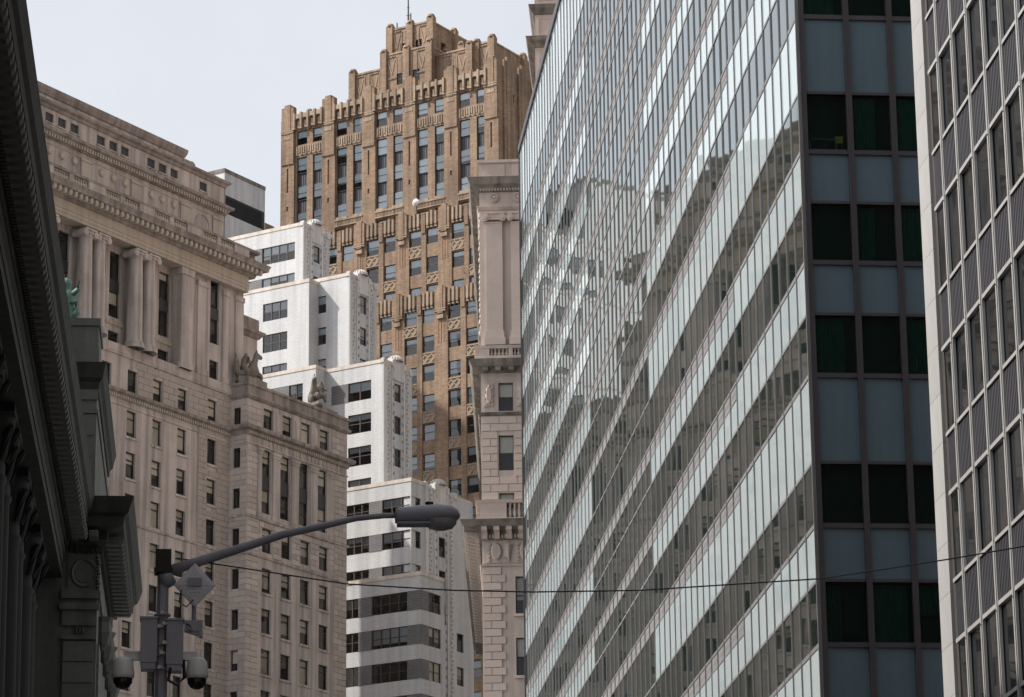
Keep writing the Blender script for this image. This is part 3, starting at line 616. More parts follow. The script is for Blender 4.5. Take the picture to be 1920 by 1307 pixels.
b.quad((XB, 0, zk(118.6)), (0, 0, zk(118.6)), (0, 30, zk(118.6)), (XB, 30, zk(118.6))); b.quad((XB, 30, 0), (XB, 0, 0), (XB, 0, zk(119)), (XB, 30, zk(119))); b.quad((0, 30, 0), (XB, 30, 0), (XB, 30, zk(119)), (0, 30, zk(119)))
b.build('wall', ['tan_brick', 'room'], BT)
for u in cols:
    x = uk(u); window(BT, x, 0, zk(116.15), ww, zk(117.67)-zk(116.15), pm='pane_blue', blind=1, rec=.1, bm='blind_white'); window(BT, x, 0, zk(104.6), ww, zk(106.2)-zk(104.6), pm='pane_blue', blind=.9)
    for a, c in ((113.1, 114.8), (110.19, 111.72), (107.4, 108.85)): window(BT, x, 0, zk(a), ww, zk(c)-zk(a), pm='pane_blue', blind=1, rec=.16, bm='blind_white', full=.7)
    for a, c in ((111.72, 113.1), (108.85, 110.19)):
        m = MB(); m.box(x, x+ww, .3, .4, zk(a), zk(c))
        for i in range(5): m.box(x+.1+i*.3, x+.16+i*.3, .26, .3, zk(a)+.1, zk(c)-.1)
        m.build('spandrel', 'spandrel_dark', BT)
    m = MB(); m.box(x-.08, x+ww+.08, -.12, .05, zk(107.15), zk(107.4)); m.build('window_sill', 'tan_terracotta', BT)
def crenel(par, u0, u1, zt, y, piers, mids, brick='tan_brick', arch=True, tall=1.4, drop=2.0):
    """crenellated parapet: tall merlons on the piers, round-headed corbels between"""
    for c, w, t in piers:
        m = MB(); m.box(c-w/2, c+w/2, y-.32, y+.3, zt-6 if t else zt-drop, zt+tall*.8); m.box(c-w/4, c+w/4, y-.38, y+.3, zt-2.2, zt+tall); m.box(c-w/4+.03, c+w/4-.03, y-.36, y+.28, zt+tall, zt+tall+.12)
        m.box(c-w/2+.03, c-w/4, y-.34, y+.28, zt+tall*.8, zt+tall*.8+.1); m.box(c+w/4, c+w/2-.03, y-.34, y+.28, zt+tall*.8, zt+tall*.8+.1)
        m.build('merlon_pier', brick, par)
        g = MB(); g.box(c-w/2-.05, c+w/2+.05, y-.4, y, zt-drop-.1, zt-drop+.05); g.box(c-w/2-.05, c+w/2+.05, y-.4, y, zt-drop+.15, zt-drop+.27); g.box(c-w*.3, c+w*.3, y-.36, y, zt-drop-.9, zt-drop-.45); g.build('merlon_band', 'tan_terracotta', par)
    for c, w in mids:
        m = MB(); m.box(c-w/2, c+w/2, y-.2, y+.3, zt-drop, zt+.35); m.box(c-w/2+.05, c+w/2-.05, y-.22, y+.25, zt+.35, zt+.5); m.build('small_merlon', brick, par)
def corbels(par, x0, x1, zt, y, n, h=1.5):
    """parapet arcade: round-headed arches between corbel shafts standing proud of the wall"""
    m = MB(); w = (x1-x0)/n; D = .42
    for i in range(n+1):
        c = x0+w*i; m.box(c-.13, c+.13, y-D-.1, y+.3, zt-h, zt+.3); m.cyl((c, y-D-.1, zt-h), .14, .14, D, 8, axis='y'); m.box(c-.17, c+.17, y-D-.12, y, zt-h-.3, zt-h-.12)
    for i in range(n):
        c = x0+w*(i+.5); r = w/2-.13; K_ = 8
        for k in range(K_):
            a0, a1 = math.pi*k/K_, math.pi*(k+1)/K_; p0, p1 = (c-r*math.cos(a0), zt-.62+r*.55*math.sin(a0)), (c-r*math.cos(a1), zt-.62+r*.55*math.sin(a1))
            m.add([(p0[0], y-D, p0[1]), (p1[0], y-D, p1[1]), (p1[0], y-D, zt+.12), (p0[0], y-D, zt+.12), (p0[0], y, p0[1]), (p1[0], y, p1[1])], [(0, 1, 2, 3), (1, 0, 4, 5)])
        m.box(c-.1, c+.1, y-D*.6, y, zt-h-.1, zt-.75); m.cyl((c, y-D*.7, zt-h), .16, .16, D*.7, 8, axis='y')
    m.quad((x0, y-D, zt+.12), (x1, y-D, zt+.12), (x1, y+.3, zt+.12), (x0, y+.3, zt+.12)); m.build('parapet_corbels', 'tan_terracotta', par)
P6 = [(uk(c), 1.75, 1) for c in (-25.45, -20.35, -15.4, -10.45, -5.5, -.75)]
crenel(BT, XB, 0, zk(119.4), 0, P6, [(uk(u)+ww+.28*K, .5) for u in cols[::2]])
for a, c in ((-24.55, -21.15), (-19.55, -16.15), (-14.6, -11.2), (-9.7, -6.25), (-4.7, -1.3)):
    corbels(BT, uk(a), uk(c), zk(119.35), 0, 4)
    m = MB()
    for i in range(11): m.box(uk(a)+.15+i*.33, uk(a)+.32+i*.33, -.14, .02, zk(115.05)+.25*(i % 2), zk(115.95))
    m.box(uk(a), uk(c), -.05, .02, zk(115.0), zk(116.0)); m.build('carved_band', 'tan_terracotta', BT)
    m = MB(); m.box(uk(a), uk(c), -.3, .05, zk(106.95), zk(107.12)); m.box(uk(a), uk(c), -.3, .05, zk(106.35), zk(106.45))
    for i in range(20): m.box(uk(a)+.08+i*.195, uk(a)+.18+i*.195, -.24, -.12, zk(106.45), zk(106.95))
    m.build('balconet', 'tan_terracotta', BT)
for c in (-20.35, -15.4, -10.45, -5.5, -.75, -25.45):          # projecting piers with slots
    m = MB(); m.wall(uk(c)-.95, uk(c)+.95, 70, zk(117.4), [(uk(c)-.12, uk(c)+.12, zk(111.2), zk(113.8)), (uk(c)-.13, uk(c)+.13, zk(114.5), zk(114.85)), (uk(c)-.13, uk(c)+.13, zk(109.2), zk(109.7))], .18, -.2, 1, .01)
    m.quad((uk(c)+.95, -.2, 70), (uk(c)+.95, 0, 70), (uk(c)+.95, 0, zk(117.4)), (uk(c)+.95, -.2, zk(117.4))); m.quad((uk(c)-.95, 0, 70), (uk(c)-.95, -.2, 70), (uk(c)-.95, -.2, zk(117.4)), (uk(c)-.95, 0, zk(117.4))); m.build('pier', ['tan_brick', 'brick_plain'], BT)
m = MB()
for i in range(5): m.box(-.02, .2, 1.0+i*3.2, 2.6+i*3.2, 60, zk(120.6)); m.box(-.02, .26, 1.5+i*3.2, 2.1+i*3.2, 60, zk(121))
m.build('side_merlon', 'tan_brick', BT)
# stepped crown
def crown(x0, x1, y0, y1, z0, z1, wins=(), corners=1, bw=.9):
    b = MB(); b.wall(x0, x1, z0, z1, wins, .25, y0, 1); b.frame((x1, y0, 0), (0, 1, 0), (-1, 0, 0)); b.wall(0, y1-y0, z0, z1, [(2.2, 3.2, w[2], w[3]) for w in wins[:1]] + [(5.4, 6.4, w[2]-.3, w[3]-.3) for w in wins[:1] if y1-y0 > 7], .25, 0, 1); b.frame()
    b.quad((x0, y0, z1-.3), (x1, y0, z1-.3), (x1, y1, z1-.3), (x0, y1, z1-.3)); b.quad((x0, y1, z0), (x0, y0, z0), (x0, y0, z1), (x0, y1, z1)); b.quad((x1, y1, z0), (x0, y1, z0), (x0, y1, z1), (x1, y1, z1))
    b.build('crown_wall', ['tan_brick', 'room'], BT)
    for w in wins: window(BT, w[0], y0, w[2], w[1]-w[0], w[3]-w[2], blind=0, rec=.12)
    xs = [x0, x1] + ([(x0+x1)/2] if x1-x0 > 3.5 else []); ys = [y0, y1, (y0+y1)/2]
    for i, (x, y) in enumerate([(x, y0) for x in xs] + [(x1, y) for y in ys[1:]]):
        m = MB(); h = .75 if i < 2 else .5; m.box(x-bw/2, x+bw/2, y-bw*.3, y+bw*.5, z0, z1+h*.6); m.lathe((x, y+.08, z1+h*.6), [(bw*.56, 0), (bw*.56, .12), (bw*.42, .35), (0, .42)], 8); m.build('corner_pier', 'tan_brick', BT)
    band(BT, 'crown_coping', 'tan_terracotta', x0, x1, [(-.3, z1-.1), (.08, z1-.1), (.08, z1+.12), (-.3, z1+.12)], y0, 0, 1, None, y1-y0)
    n = int((x1-x0)/1.9); m = MB()
    for i in range(n):                                      # raised V panels under the coping
        c = x0+(x1-x0)*(i+.5)/n; zt = z1-.7
        for s_ in (-1, 1): m.add([(c+s_*.55, y0-.05, zt), (c+s_*.42, y0-.05, zt), (c-.06*s_, y0-.05, zt-1.9), (c+.07*s_, y0-.05, zt-1.9)], [(0, 1, 2, 3)])
        m.box(c-.75, c-.68, y0-.06, y0+.02, zt-2, zt+.2); m.box(c+.68, c+.75, y0-.06, y0+.02, zt-2, zt+.2)
        for k in range(6): m.box(c-.6+k*.2, c-.48+k*.2, y0-.1, y0+.02, zt+.25, zt+.42)
        for k in range(6): m.box(c-.6+k*.2, c-.48+k*.2, y0-.1, y0+.02, zt-2.5, zt-2.3)
    m.build('crown_relief', 'tan_terracotta', BT)
y = 3.0; crown(uk(-17.3, y), uk(-3.0, y), y, 16, zk(117), zk(122.7, y))
y = 2.0; crown(uk(-13.9, y)+.5, uk(-8.8, y)+1.0, y, 9, zk(117), zk(123.9, y), [(uk(u, y), uk(u, y)+1, zk(120.45, y), zk(121.65, y)) for u in (-11.95, -10.0)])
y = 4.2; crown(uk(-13.35, y)+.9, uk(-8.95, y)+1.6, y, 14, zk(122), zk(126.8, y), [(uk(u, y), uk(u, y)+.95, zk(124.0, y), zk(125.1, y)) for u in (-11.3, -9.5)])
y = 3.5; crown(uk(-3.9, y), uk(-.3, y), y, 17, zk(117), zk(122.9, y), [(uk(-4.9+1.4, y), uk(-3.9+1.4, y), zk(119.9, y), zk(120.9, y))])
# lower tiers (in front)
def ltier(y, x0, x1, ztop, ucols, ztops, pitch, w, hgt, first):
    ops = [(uk(u, y), uk(u, y)+w, zk(t, y)-hgt, zk(t, y)) for u in ucols for t in ztops]
    b = MB(); b.wall(x0, x1, 0, zk(ztop, y)-.8, ops, .3, y, 1); b.quad((x0, y, zk(ztop, y)-1.2), (x1, y, zk(ztop, y)-1.2), (x1, 2, zk(ztop, y)-1.2), (x0, 2, zk(ztop, y)-1.2))
    b.quad((x0, 2, 0), (x0, y, 0), (x0, y, zk(ztop, y)-.8), (x0, 2, zk(ztop, y)-.8)); b.quad((x1, y, 0), (x1, 6, 0), (x1, 6, zk(ztop, y)), (x1, y, zk(ztop, y))); b.build('wall', ['tan_brick', 'room'], BT)
    k = first
    for i, u in enumerate(ucols):
        for j, t in enumerate(ztops):
            window(BT, uk(u, y), y, zk(t, y)-hgt, w, hgt, pm='pane_blue', blind=.85, rec=.12, bm='blind_white')
            if (i+j) % 2 == 0 and j+1 < len(ztops): ob('lattice_panel', LAT, BT, (uk(u, y), y, zk(ztops[j+1], y)+.15), 0, (w, 1, zk(t, y)-hgt-zk(ztops[j+1], y)-.3))
    xs = sorted(uk(u, y) for u in ucols)
    mids = [(a+b_)/2+w/2 for a, b_ in zip(xs[:-1], xs[1:])]
    pr = []; sm = []
    for a, b_ in zip(xs[:-1], xs[1:]): (sm if b_-a < 2.8 else pr).append(((a+w+b_)/2, b_-a-w))
    crenel(BT, x0, x1, zk(ztop, y)-.7, y, [(c, ww_*.8, 0) for c, ww_ in pr], [(c, ww_*.7) for c, ww_ in sm], tall=.9, drop=1.9)
    for c, ww_ in pr:
        m = MB(); m.box(c-ww_/2, c+ww_/2, y-.12, y+.02, 30, zk(ztop, y)-2.6)
        m.build('pier', 'tan_brick', BT); q = MB()
        for dx in (-.35, .0, .35): q.box(c+dx-.05, c+dx+.05, y-.16, y-.1, zk(ztop, y)-6.2, zk(ztop, y)-3.2)
        q.build('pier_groove', 'brick_plain', BT)
    for c, ww_ in sm: MB().box(c-ww_/2+.05, c+ww_/2-.05, y-.1, y+.02, 30, zk(ztop, y)-2.6).build('pier', 'tan_brick', BT)
    for u in ucols:
        x = uk(u, y); m = MB()
        for i in range(3): c = x+w*(i+.5)/3; m.box(c-.14, c+.14, y-.3, y+.2, zk(ztop, y)-1.9+.3, zk(ztop, y)-.2+.15*(i == 1)); m.cyl((c, y-.32, zk(ztop, y)-1.65), .15, .15, .3, 8, axis='y'); m.box(c-.16, c+.16, y-.22, y, zk(ztop, y)-2.05, zk(ztop, y)-1.85)
        m.box(x-.1, x+w+.1, y-.12, y+.2, zk(ztop, y)-1.5, zk(ztop, y)-.75); m.build('parapet_corbels', 'tan_terracotta', BT)
lm = MB()
for cx in (.25, .75):
    for s_ in (-1, 1):
        for t in (-1, 1): lm.add([(cx, -.12, .5+t*.42), (cx, -.12, .5+t*.26), (cx+s_*.21, -.12, .5), (cx+s_*.25, -.12, .5+t*.1), (cx, 0, .5+t*.42), (cx+s_*.25, 0, .5+t*.1)], [(0, 1, 2, 3), (0, 3, 5, 4)])
lm.box(0, 1, -.04, .01, 0, 1); lm.box(0, 1, -.14, 0, .93, 1); lm.box(0, 1, -.14, 0, 0, .07)
LAT = lm.mesh('lattice', 'tan_terracotta')
ltier(-3.0, uk(-22.5, -3), uk(2, -3), 105.7, [-20.9, -18.84, -15.87, -13.81, -10.82, -8.79, -5.83, -3.8, -.85], [103.9, 100.92, 98.0, 95.0], 2.97, 1.62, 1.85, 0)
ltier(-6.0, uk(-18.6, -6), uk(3, -6), 97.05, [-16.5, -14.45, -11.6, -9.53, -6.6, -4.52, -1.6, .4], [95.5-2.965*i for i in range(14)], 2.965, 1.62, 1.85, 1)
# small wing left of the tower, behind the white tiers
m = MB(); x0 = uk(-27.4); m.wall(x0-3.5, x0-.5, 60, zk(108.3), [(x0-2.2, x0-1.8, zk(105.5), zk(106.9))], .2, -4, 1); m.quad((x0-.5, -4, 60), (x0-.5, 1, 60), (x0-.5, 1, zk(108.3)), (x0-.5, -4, zk(108.3))); m.quad((x0-3.5, -4, zk(108.3)), (x0-.5, -4, zk(108.3)), (x0-.5, 1, zk(108.3)), (x0-3.5, 1, zk(108.3)))
for i in range(4): m.box(x0-3.7+i*.25, x0-3.58+i*.25, -4.1, -3.9, 60, zk(108.2))
m.box(x0-1.1, x0-.35, -4.15, -3.9, 60, zk(108.5)); m.build('wing_wall', ['tan_terracotta', 'room'], BT)
def mast(x, y, h, lab, n):
    p = BT.matrix_basis @ Vector((x, y, 0)); m = MB(); m.tube([(0, 0, 0), (0, 0, h*.6), (0, 0, h)], [.15, .12, .08], 6)
    for k in range(n): z = h*(.35+.6*k/max(1, n)); m.tube([(-.45+.1*k, 0, z), (.45-.1*k, 0, z)], .05, 5)
    tag(m.build('antenna_mast', 'frame_dark', None, (p.x, p.y, zk(126))), lab, 'antenna')
BT.matrix_basis = Matrix.Translation(BT.location) @ Matrix.Rotation(R(90-127.2), 4, 'Z')
mast(uk(-11.6, 6), 6, 4.0, 'thin antenna mast above the left shoulder of the tan tower crown', 3); mast(uk(-11.1, 6), 6, 3.2, 'short plain antenna mast second from left on the tan tower', 0)
mast(uk(-10.2, 6), 6, 7.0, 'tallest antenna mast on the tan tower crown', 4); mast(uk(-9.9, 6), 6, 4.8, 'antenna mast just right of the tallest one on the tan tower', 2); mast(uk(-6.3, 12), 12, 2.6, 'lone thin antenna mast right of the tan tower crown', 0)
def dish(x, y, z, lab, r=.5):
    p = BT.matrix_basis @ Vector((x, y, z)); e = thing('satellite_dish', lab, 'satellite dish', p, 127.2, 'dishes on the tan tower'); m = MB(); r *= .75
    m.add([(r*a*math.cos(t*.5236), -.25*r*a*a*0 - .35+.3*a*a*.6, r*a*math.sin(t*.5236)) for a in (.05, .5, 1) for t in range(12)], [(k*12+t, k*12+(t+1) % 12, (k+1)*12+(t+1) % 12, (k+1)*12+t) for k in range(2) for t in range(12)]); m.build('dish', 'camera_white', e, smooth=True)
    MB().tube([(0, 0, -.9), (0, 0, 0), (0, -.3, 0)], .04, 6).build('stand', 'frame_dark', e); MB().tube([(0, -.2, -.4), (0, -.75, 0)], .025, 6).build('feed_arm', 'frame_dark', e)
dish(uk(-6.75, -3), -2.6, zk(97.3, -3), 'round satellite dish on the lower parapet, left one of two'); dish(uk(-4.3, -3), -2.6, zk(98.6, -3), 'round satellite dish near the dark stone cornice, right one of two'); dish(uk(-9.7, -1), -1.2, zk(107.0, -1), 'pale satellite dish on the ledge under the tall windows', .6)

# ================================================================== pale stone building with heavy cornices (centre)
PS = thing('pale_stone_building', 'pale stone office building with pilasters, bracketed cornices and a tower behind', 'building', (18.28, 221.246, 0), 98)
sk = R(2.4); sx, sy = (math.sin(sk), math.cos(sk), 0), (math.cos(sk), -math.sin(sk), 0)      # street side runs 2.4 degrees off square
ops = [(1.24, 2.28, 62.42, 64.5), (1.23, 2.27, 58.1, 60.65), (1.23, 2.27, 54.6, 56.48), (4.2, 5.2, 62.42, 64.5), (4.2, 5.2, 58.1, 60.65)] + [(x, x+1.05, 50.49-2.66-4.34*i, 50.49-4.34*i) for i in range(11) for x in (2.3, 5.2)]
b = MB(); b.wall(0, 14, 0, 80, ops, .3, 0, 1); b.frame((0, 0, 0), (-sx[0], sx[1], 0), (1, 0, 0)); b.frame((-sx[0]*45, sx[1]*45, 0), (sx[0], -sx[1], 0), sy); b.wall(0, 45, 0, 80, [(44.2-3.2*i-1.1, 44.2-3.2*i, z, z+2.5) for i in range(1, 12) for z in (47.8, 43.4, 39, 58)], .3, 0, 1); b.frame()
b.quad((0, 0, 80), (14, 0, 80), (14, 45, 80), (-1.9, 45, 80)); b.quad((14, 0, 0), (14, 45, 0), (14, 45, 80), (14, 0, 80)); b.quad((14, 45, 0), (-1.9, 45, 0), (-1.9, 45, 80), (14, 45, 80))
b.build('wall', ['pale_stone', 'room'], PS)
for o in ops: window(PS, o[0], 0, o[2], o[1]-o[0], o[3]-o[2], blind=.9 if o[2] > 40 else .4, fm='frame_brown' if o[2] > 61 else 'frame_dark')
def pband(name, matn, prof, x1=14, y=0):
    m = MB(); m.sweep(0, x1, prof, 1, 0, y); m.frame((-sx[0]*45, sx[1]*45, 0), (sx[0], -sx[1], 0), sy); m.sweep(0, 45, prof, 0, 1); return m.build(name, matn, PS)
pband('parapet', 'pale_stone', [(-.35, 79.7), (.0, 79.7), (.02, 80.9), (.16, 81.0), (.16, 81.2), (-.35, 81.25)])
for x in (.35, 2.35): m = MB(); m.box(x, x+1.5, -.09, .02, 79.95, 80.85); m.build('parapet_panel', 'pale_block', PS)
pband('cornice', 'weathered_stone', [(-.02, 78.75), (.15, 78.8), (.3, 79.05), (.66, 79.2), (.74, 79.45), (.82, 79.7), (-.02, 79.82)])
dent(PS, 'dentils', 'pale_stone', .0, 14, 78.82, 79.05, -.16, .12, .21, .1)
m = MB(); m.cyl((0, -.14, 0), .36, .36, .15, 20, axis='y'); m.cyl((0, -.24, 0), .1, .12, .12, 10, axis='y')
for k in range(12): m.cyl((.24*math.cos(k*.5236), -.22, .24*math.sin(k*.5236)), .05, .06, .1, 6, axis='y')
rm = m.mesh('rosette', 'pale_stone')
for x in (1.07, 2.78, 4.5): ob('rosette', rm, PS, (x, 0, 78.33))
pband('ledge', 'pale_stone', [(-.02, 77.35), (.08, 77.4), (.2, 77.6), (.2, 77.7), (-.02, 77.75)])
for x in (.48, 2.24, 4.0, 5.8):
    m = MB(); m.box(x, x+1.16, -.3, .02, 68.2, 76.3); m.box(x-.08, x+1.24, -.38, .02, 67.75, 68.2); m.box(x-.16, x+1.32, -.46, .02, 67.2, 67.75); m.build('pilaster', 'pale_block', PS)
    m = MB(); m.box(x-.2, x+1.36, -.42, .02, 77.0, 77.16); m.box(x, x+1.16, -.36, .02, 76.55, 77.0)
    for c in (x-.02, x+1.18):
        m.cyl((c, -.46, 76.72), .27, .27, .45, 16, axis='y'); m.cyl((c, -.5, 76.72), .17, .17, .05, 12, axis='y'); m.cyl((c, -.53, 76.72), .08, .08, .05, 8, axis='y')
    for k in range(4): m.cyl((x+.28+k*.2, -.4, 76.62), .08, .08, .05, 8, axis='y')
    m.box(x-.02, x+1.18, -.33, .02, 76.3, 76.42); m.build('ionic_capital', 'pale_stone', PS)
m = MB()
for z in [68+.42*i for i in range(22)]: m.lathe((.02+.03*math.sin(z*7), .12, z), [(.07, 0), (.13, .12+.05*math.sin(z*3)), (.1, .3), (.06, .42)], 7)
m.build('carved_edge', 'pale_stone', PS)
def balus(z0, z1, x0, xs):
    pband('balustrade_rail', 'pale_stone', [(-.3, z1-.22), (.42, z1-.22), (.45, z1), (-.3, z1)]); pband('balustrade_base', 'pale_stone', [(-.02, z0), (.42, z0), (.42, z0+.2), (-.02, z0+.2)])
    for a, c in x0: MB().box(a, c, -.4, .02, z0+.19, z1-.21).build('pedestal', 'pale_block', PS)
    for x in xs:
        m = MB(); h = z1-z0-.42; m.lathe((x, -.2, z0+.2), [(.1, 0), (.06, .1*h), (.13, .32*h), (.06, .65*h), (.1, .9*h), (.1, h)], 10); m.build('baluster', 'pale_stone', PS, smooth=True)
balus(66.2, 67.15, [(-.1, .65), (2.0, 2.3), (3.6, 4.2)], [.8+.27*i for i in range(5)] + [2.45+.27*i for i in range(5)])
balus(54.4, 55.9, [(-.1, 1.75), (3.1, 4.5)], [2.0+.32*i for i in range(4)])
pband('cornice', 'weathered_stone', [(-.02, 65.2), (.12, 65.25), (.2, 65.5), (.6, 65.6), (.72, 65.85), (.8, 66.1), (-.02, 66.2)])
for x in (.35, 1.25, 2.2, 3.1): MB().box(x-.2, x+.2, -.55, -.1, 65.3, 65.58).build('bracket', 'weathered_stone', PS)
pband('ledge', 'weathered_stone', [(-.02, 62.1), (.14, 62.12), (.22, 62.3), (-.02, 62.36)])
def cartouche(x0, x1, z0, z1):
    m = MB(); m.box(x0, x1, -.05, .02, z0, z1); m.box(x0+.05, x1-.05, -.08, -.02, z0+.06, z1-.06); c, zc = (x0+x1)/2, (z0+z1)/2
    m.add([((x1-x0)*.24*math.cos(t*.35)+c, -.18, (z1-z0)*.36*math.sin(t*.35)+zc) for t in range(18)] + [((x1-x0)*.36*math.cos(t*.35)+c, -.06, (z1-z0)*.44*math.sin(t*.35)+zc) for t in range(18)], [tuple(range(18))] + [(t, (t+1) % 18, 18+(t+1) % 18, 18+t) for t in range(18)])
    for k in range(9): m.cyl((c+(x1-x0)*.4*math.cos(k*.7), -.15, zc+(z1-z0)*.42*math.sin(k*.7)), .07, .09, .12, 8, axis='y')
    m.build('cartouche', 'pale_stone', PS)
cartouche(.22, .9, 62.75, 64.45); cartouche(2.55, 3.2, 62.75, 64.45)
fo = [(o[0]-.06, o[1]+.06, o[2]-.1, o[3]+.08) for o in ops]
blocks(PS, 'stone_block', 'pale_block', .02, 3.6, 56.0, 62.05, .545, 1.25, fo, 0, .06, .05)
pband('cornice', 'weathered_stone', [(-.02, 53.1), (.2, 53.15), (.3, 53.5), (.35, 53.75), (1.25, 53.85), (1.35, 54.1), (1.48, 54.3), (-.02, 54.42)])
dent(PS, 'dentils', 'pale_stone', .0, 14, 53.2, 53.42, -.28, .12, .22, .12)
bm = MB().add([(-.2, -1.2, .3), (-.2, -.2, .3), (-.2, -.2, -.45), (-.2, -.45, -.4), (-.2, -.6, -.1), (-.2, -1.2, .02), (.2, -1.2, .3), (.2, -.2, .3), (.2, -.2, -.45), (.2, -.45, -.4), (.2, -.6, -.1), (.2, -1.2, .02)],
      [(0, 1, 2, 3, 4, 5), (11, 10, 9, 8, 7, 6), (5, 4, 10, 11), (4, 3, 9, 10), (3, 2, 8, 9), (0, 5, 11, 6), (0, 6, 7, 1)]).mesh('bracket', 'pale_stone')
for i in range(6): ob('bracket', bm, PS, (.2+i*.86, 0, 53.56))
for i in range(34): ob('bracket', bm, PS, (-sx[0]*(.6+i*1.15), sx[1]*(.6+i*1.15), 53.56), R(-90)+sk)
m = MB(); m.box(.1, 3.6, -.05, .02, 51.45, 53.0)                                             # carved frieze: shield between wings
for s_, cx in ((1, 1.0), (1, 3.0)):
    m.add([(cx+.3*math.cos(t*.35), -.26, 52.25+.52*math.sin(t*.35)) for t in range(18)] + [(cx+.44*math.cos(t*.35), -.04, 52.25+.66*math.sin(t*.35)) for t in range(18)], [tuple(range(18))] + [(t, (t+1) % 18, 18+(t+1) % 18, 18+t) for t in range(18)])
    for k in range(7):
        a = .3+k*.22; m.tube([(cx+.55, -.12, 52.55-.1*k), (cx+.85, -.2, 52.7-.14*k), (cx+1.2-.05*k, -.1, 52.75-.2*k)], [.09, .1, .04], 6)
    for k in range(5): m.cyl((cx-.5, -.16, 51.65+k*.28), .1, .12, .14, 8, axis='y')
m.build('carved_frieze', 'pale_stone', PS)
pband('ledge', 'pale_stone', [(-.02, 51.2), (.12, 51.22), (.18, 51.36), (-.02, 51.4)])
for i in range(46):                                                                            # alternating quoins
    z = 50.62-.545*i
    if z < 26: break
    if i % 2: blocks(PS, 'stone_block', 'pale_block', .02, 1.62, z, z+.545, .545, 3, (), 0, .09, .045) if False else [blocks(PS, 'stone_block', 'pale_block', a, c, z, z+.545, .545, 3, (), 0, .09, .045) for a, c in ((.02, .62), (.62, 1.62))]
    else: blocks(PS, 'stone_block', 'pale_block', .02, 1.33, z, z+.545, .545, 3, (), 0, .09, .045)
for i in range(11):
    for x in (2.3, 5.2): MB().box(x-.12, x+1.17, -.14, .1, 50.49-2.84-4.34*i, 50.49-2.66-4.34*i).build('window_sill', 'pale_stone', PS)
# tower of the same building rising behind the glass facade
m = MB(); q = PS.matrix_basis; PS.matrix_basis = Matrix.Translation(PS.location) @ Matrix.Rotation(R(90-98), 4, 'Z'); tp = PS.matrix_basis.inverted() @ Vector((25.25, 248.72, 0)); tx, ty = tp.x, tp.y
m.box(tx, tx+16, ty, ty+16, 78, 112); m.build('tower_wall', 'pale_stone', PS)
for z, o_ in ((101.0, .65), (103.9, .4)):
    m = MB(); m.sweep(tx, tx+16, [(-.02, z), (.12, z+.05), (.25, z+.3), (o_, z+.5), (o_+.1, z+.8), (-.02, z+.9)], 1, 0, ty); m.frame((tx, ty+16, 0), (0, -1, 0), (1, 0, 0)); m.sweep(0, 16, [(-.02, z), (.12, z+.05), (.25, z+.3), (o_, z+.5), (o_+.1, z+.8), (-.02, z+.9)], 0, 1); m.build('tower_cornice', 'weathered_stone', PS)
for z0, z1 in ((90, 100.2), (102.1, 103.6), (105.2, 110)):
    m = MB()
    for k in range(3):
        x = tx+.25+k*1.75; m.box(x, x+1.4, ty-.04, ty+.01, z0, z0+.12); m.box(x, x+1.4, ty-.04, ty+.01, z1-.12, z1); m.box(x, x+.12, ty-.04, ty+.01, z0+.12, z1-.12); m.box(x+1.28, x+1.4, ty-.04, ty+.01, z0+.12, z1-.12)
    m.build('tower_panel', 'pale_stone', PS)
pA = Vector((23.9, 186, 75)); m = MB(); m.tube([(0, 0, 0), (-3.6, 6, 7.6)], [.09, .05], 8); m.tube([(-.2, .4, -1.2), (-1.2, 2, 2.3)], .04, 6); m.lathe((-3.6, 6, 7.6), [(0, -.1), (.12, 0), (0, .15)], 8)
tag(m.build('flagpole', 'frame_dark', None, pA), 'bare flagpole leaning out over the roof edge of the glass building', 'flagpole')

# ================================================================== glass curtain-wall building
GX, GY = 19.154, 101.203
GB = thing('glass_office_building', 'glass office tower with striped white and dark window bands along the street', 'building', (GX, GY, 0), 90)
P = 1.6105; NB = 61; LEN = P*NB; TOP = 74.2
wt = [57.3+3.95*i for i in range(4)] + [53.4, 49.45, 45.5, 40.66, 36.78, 32.9, 27.86, 23.95, 20.0, 16.05, 12.1, 8.15]; wt.sort(reverse=True)
WH = 1.97
m = MB(); m.box(.35, 30, .35, LEN-.1, 0, TOP-.4); m.build('core', 'room_green', GB)
m = MB(); m.box(.02, 30, .02, LEN, TOP-.4, TOP-.1); m.box(-.12, .1, -.05, LEN+.05, TOP-.25, TOP+.25); m.box(.1, 30, -.06, .1, TOP-.25, TOP+.25); m.box(-.1, 30, LEN-.1, LEN, 0, TOP); m.build('roof_edge', 'dark_mullion', GB)
# street side: mullions, panes, panels, louver strips
mm = MB(); mm.box(-.03, .05, -.055, .055, 0, TOP+.1); mm.box(-.045, -.03, -.02, .02, 0, TOP+.1); mul = mm.mesh('mullion', 'mullion_steel')
for i in range(1, NB+1): ob('mullion', mul, GB, (0, i*P, 0))
def tilt(k=.0017): return random.gauss(0, k), random.gauss(0, k)
gw = MB(); gw.quad((0, 0, 0), (0, 0, 1), (0, 1, 1), (0, 1, 0)); GWM = gw.mesh('glass_pane', 'curtain_glass'); gp = MB(); gp.quad((0, 0, 0), (0, 0, 1), (0, 1, 1), (0, 1, 0)); GPM = gp.mesh('white_panel', 'white_panel')
gl = MB()
for k in range(6): gl.sweep(0, 1, [(-.04, k/6), (.02, k/6+.02), (-.02, k/6+.13), (-.05, k/6+.14)], m=0)
glv = MB(); glv.quad((0, 0, 0), (0, 0, 1), (0, 1, 1), (0, 1, 0)); glv.quad((-.01, 0, .45), (-.01, 0, .55), (-.01, 1, .55), (-.01, 1, .45)); GLM = glv.mesh('louver', 'louver_grey')
items = []
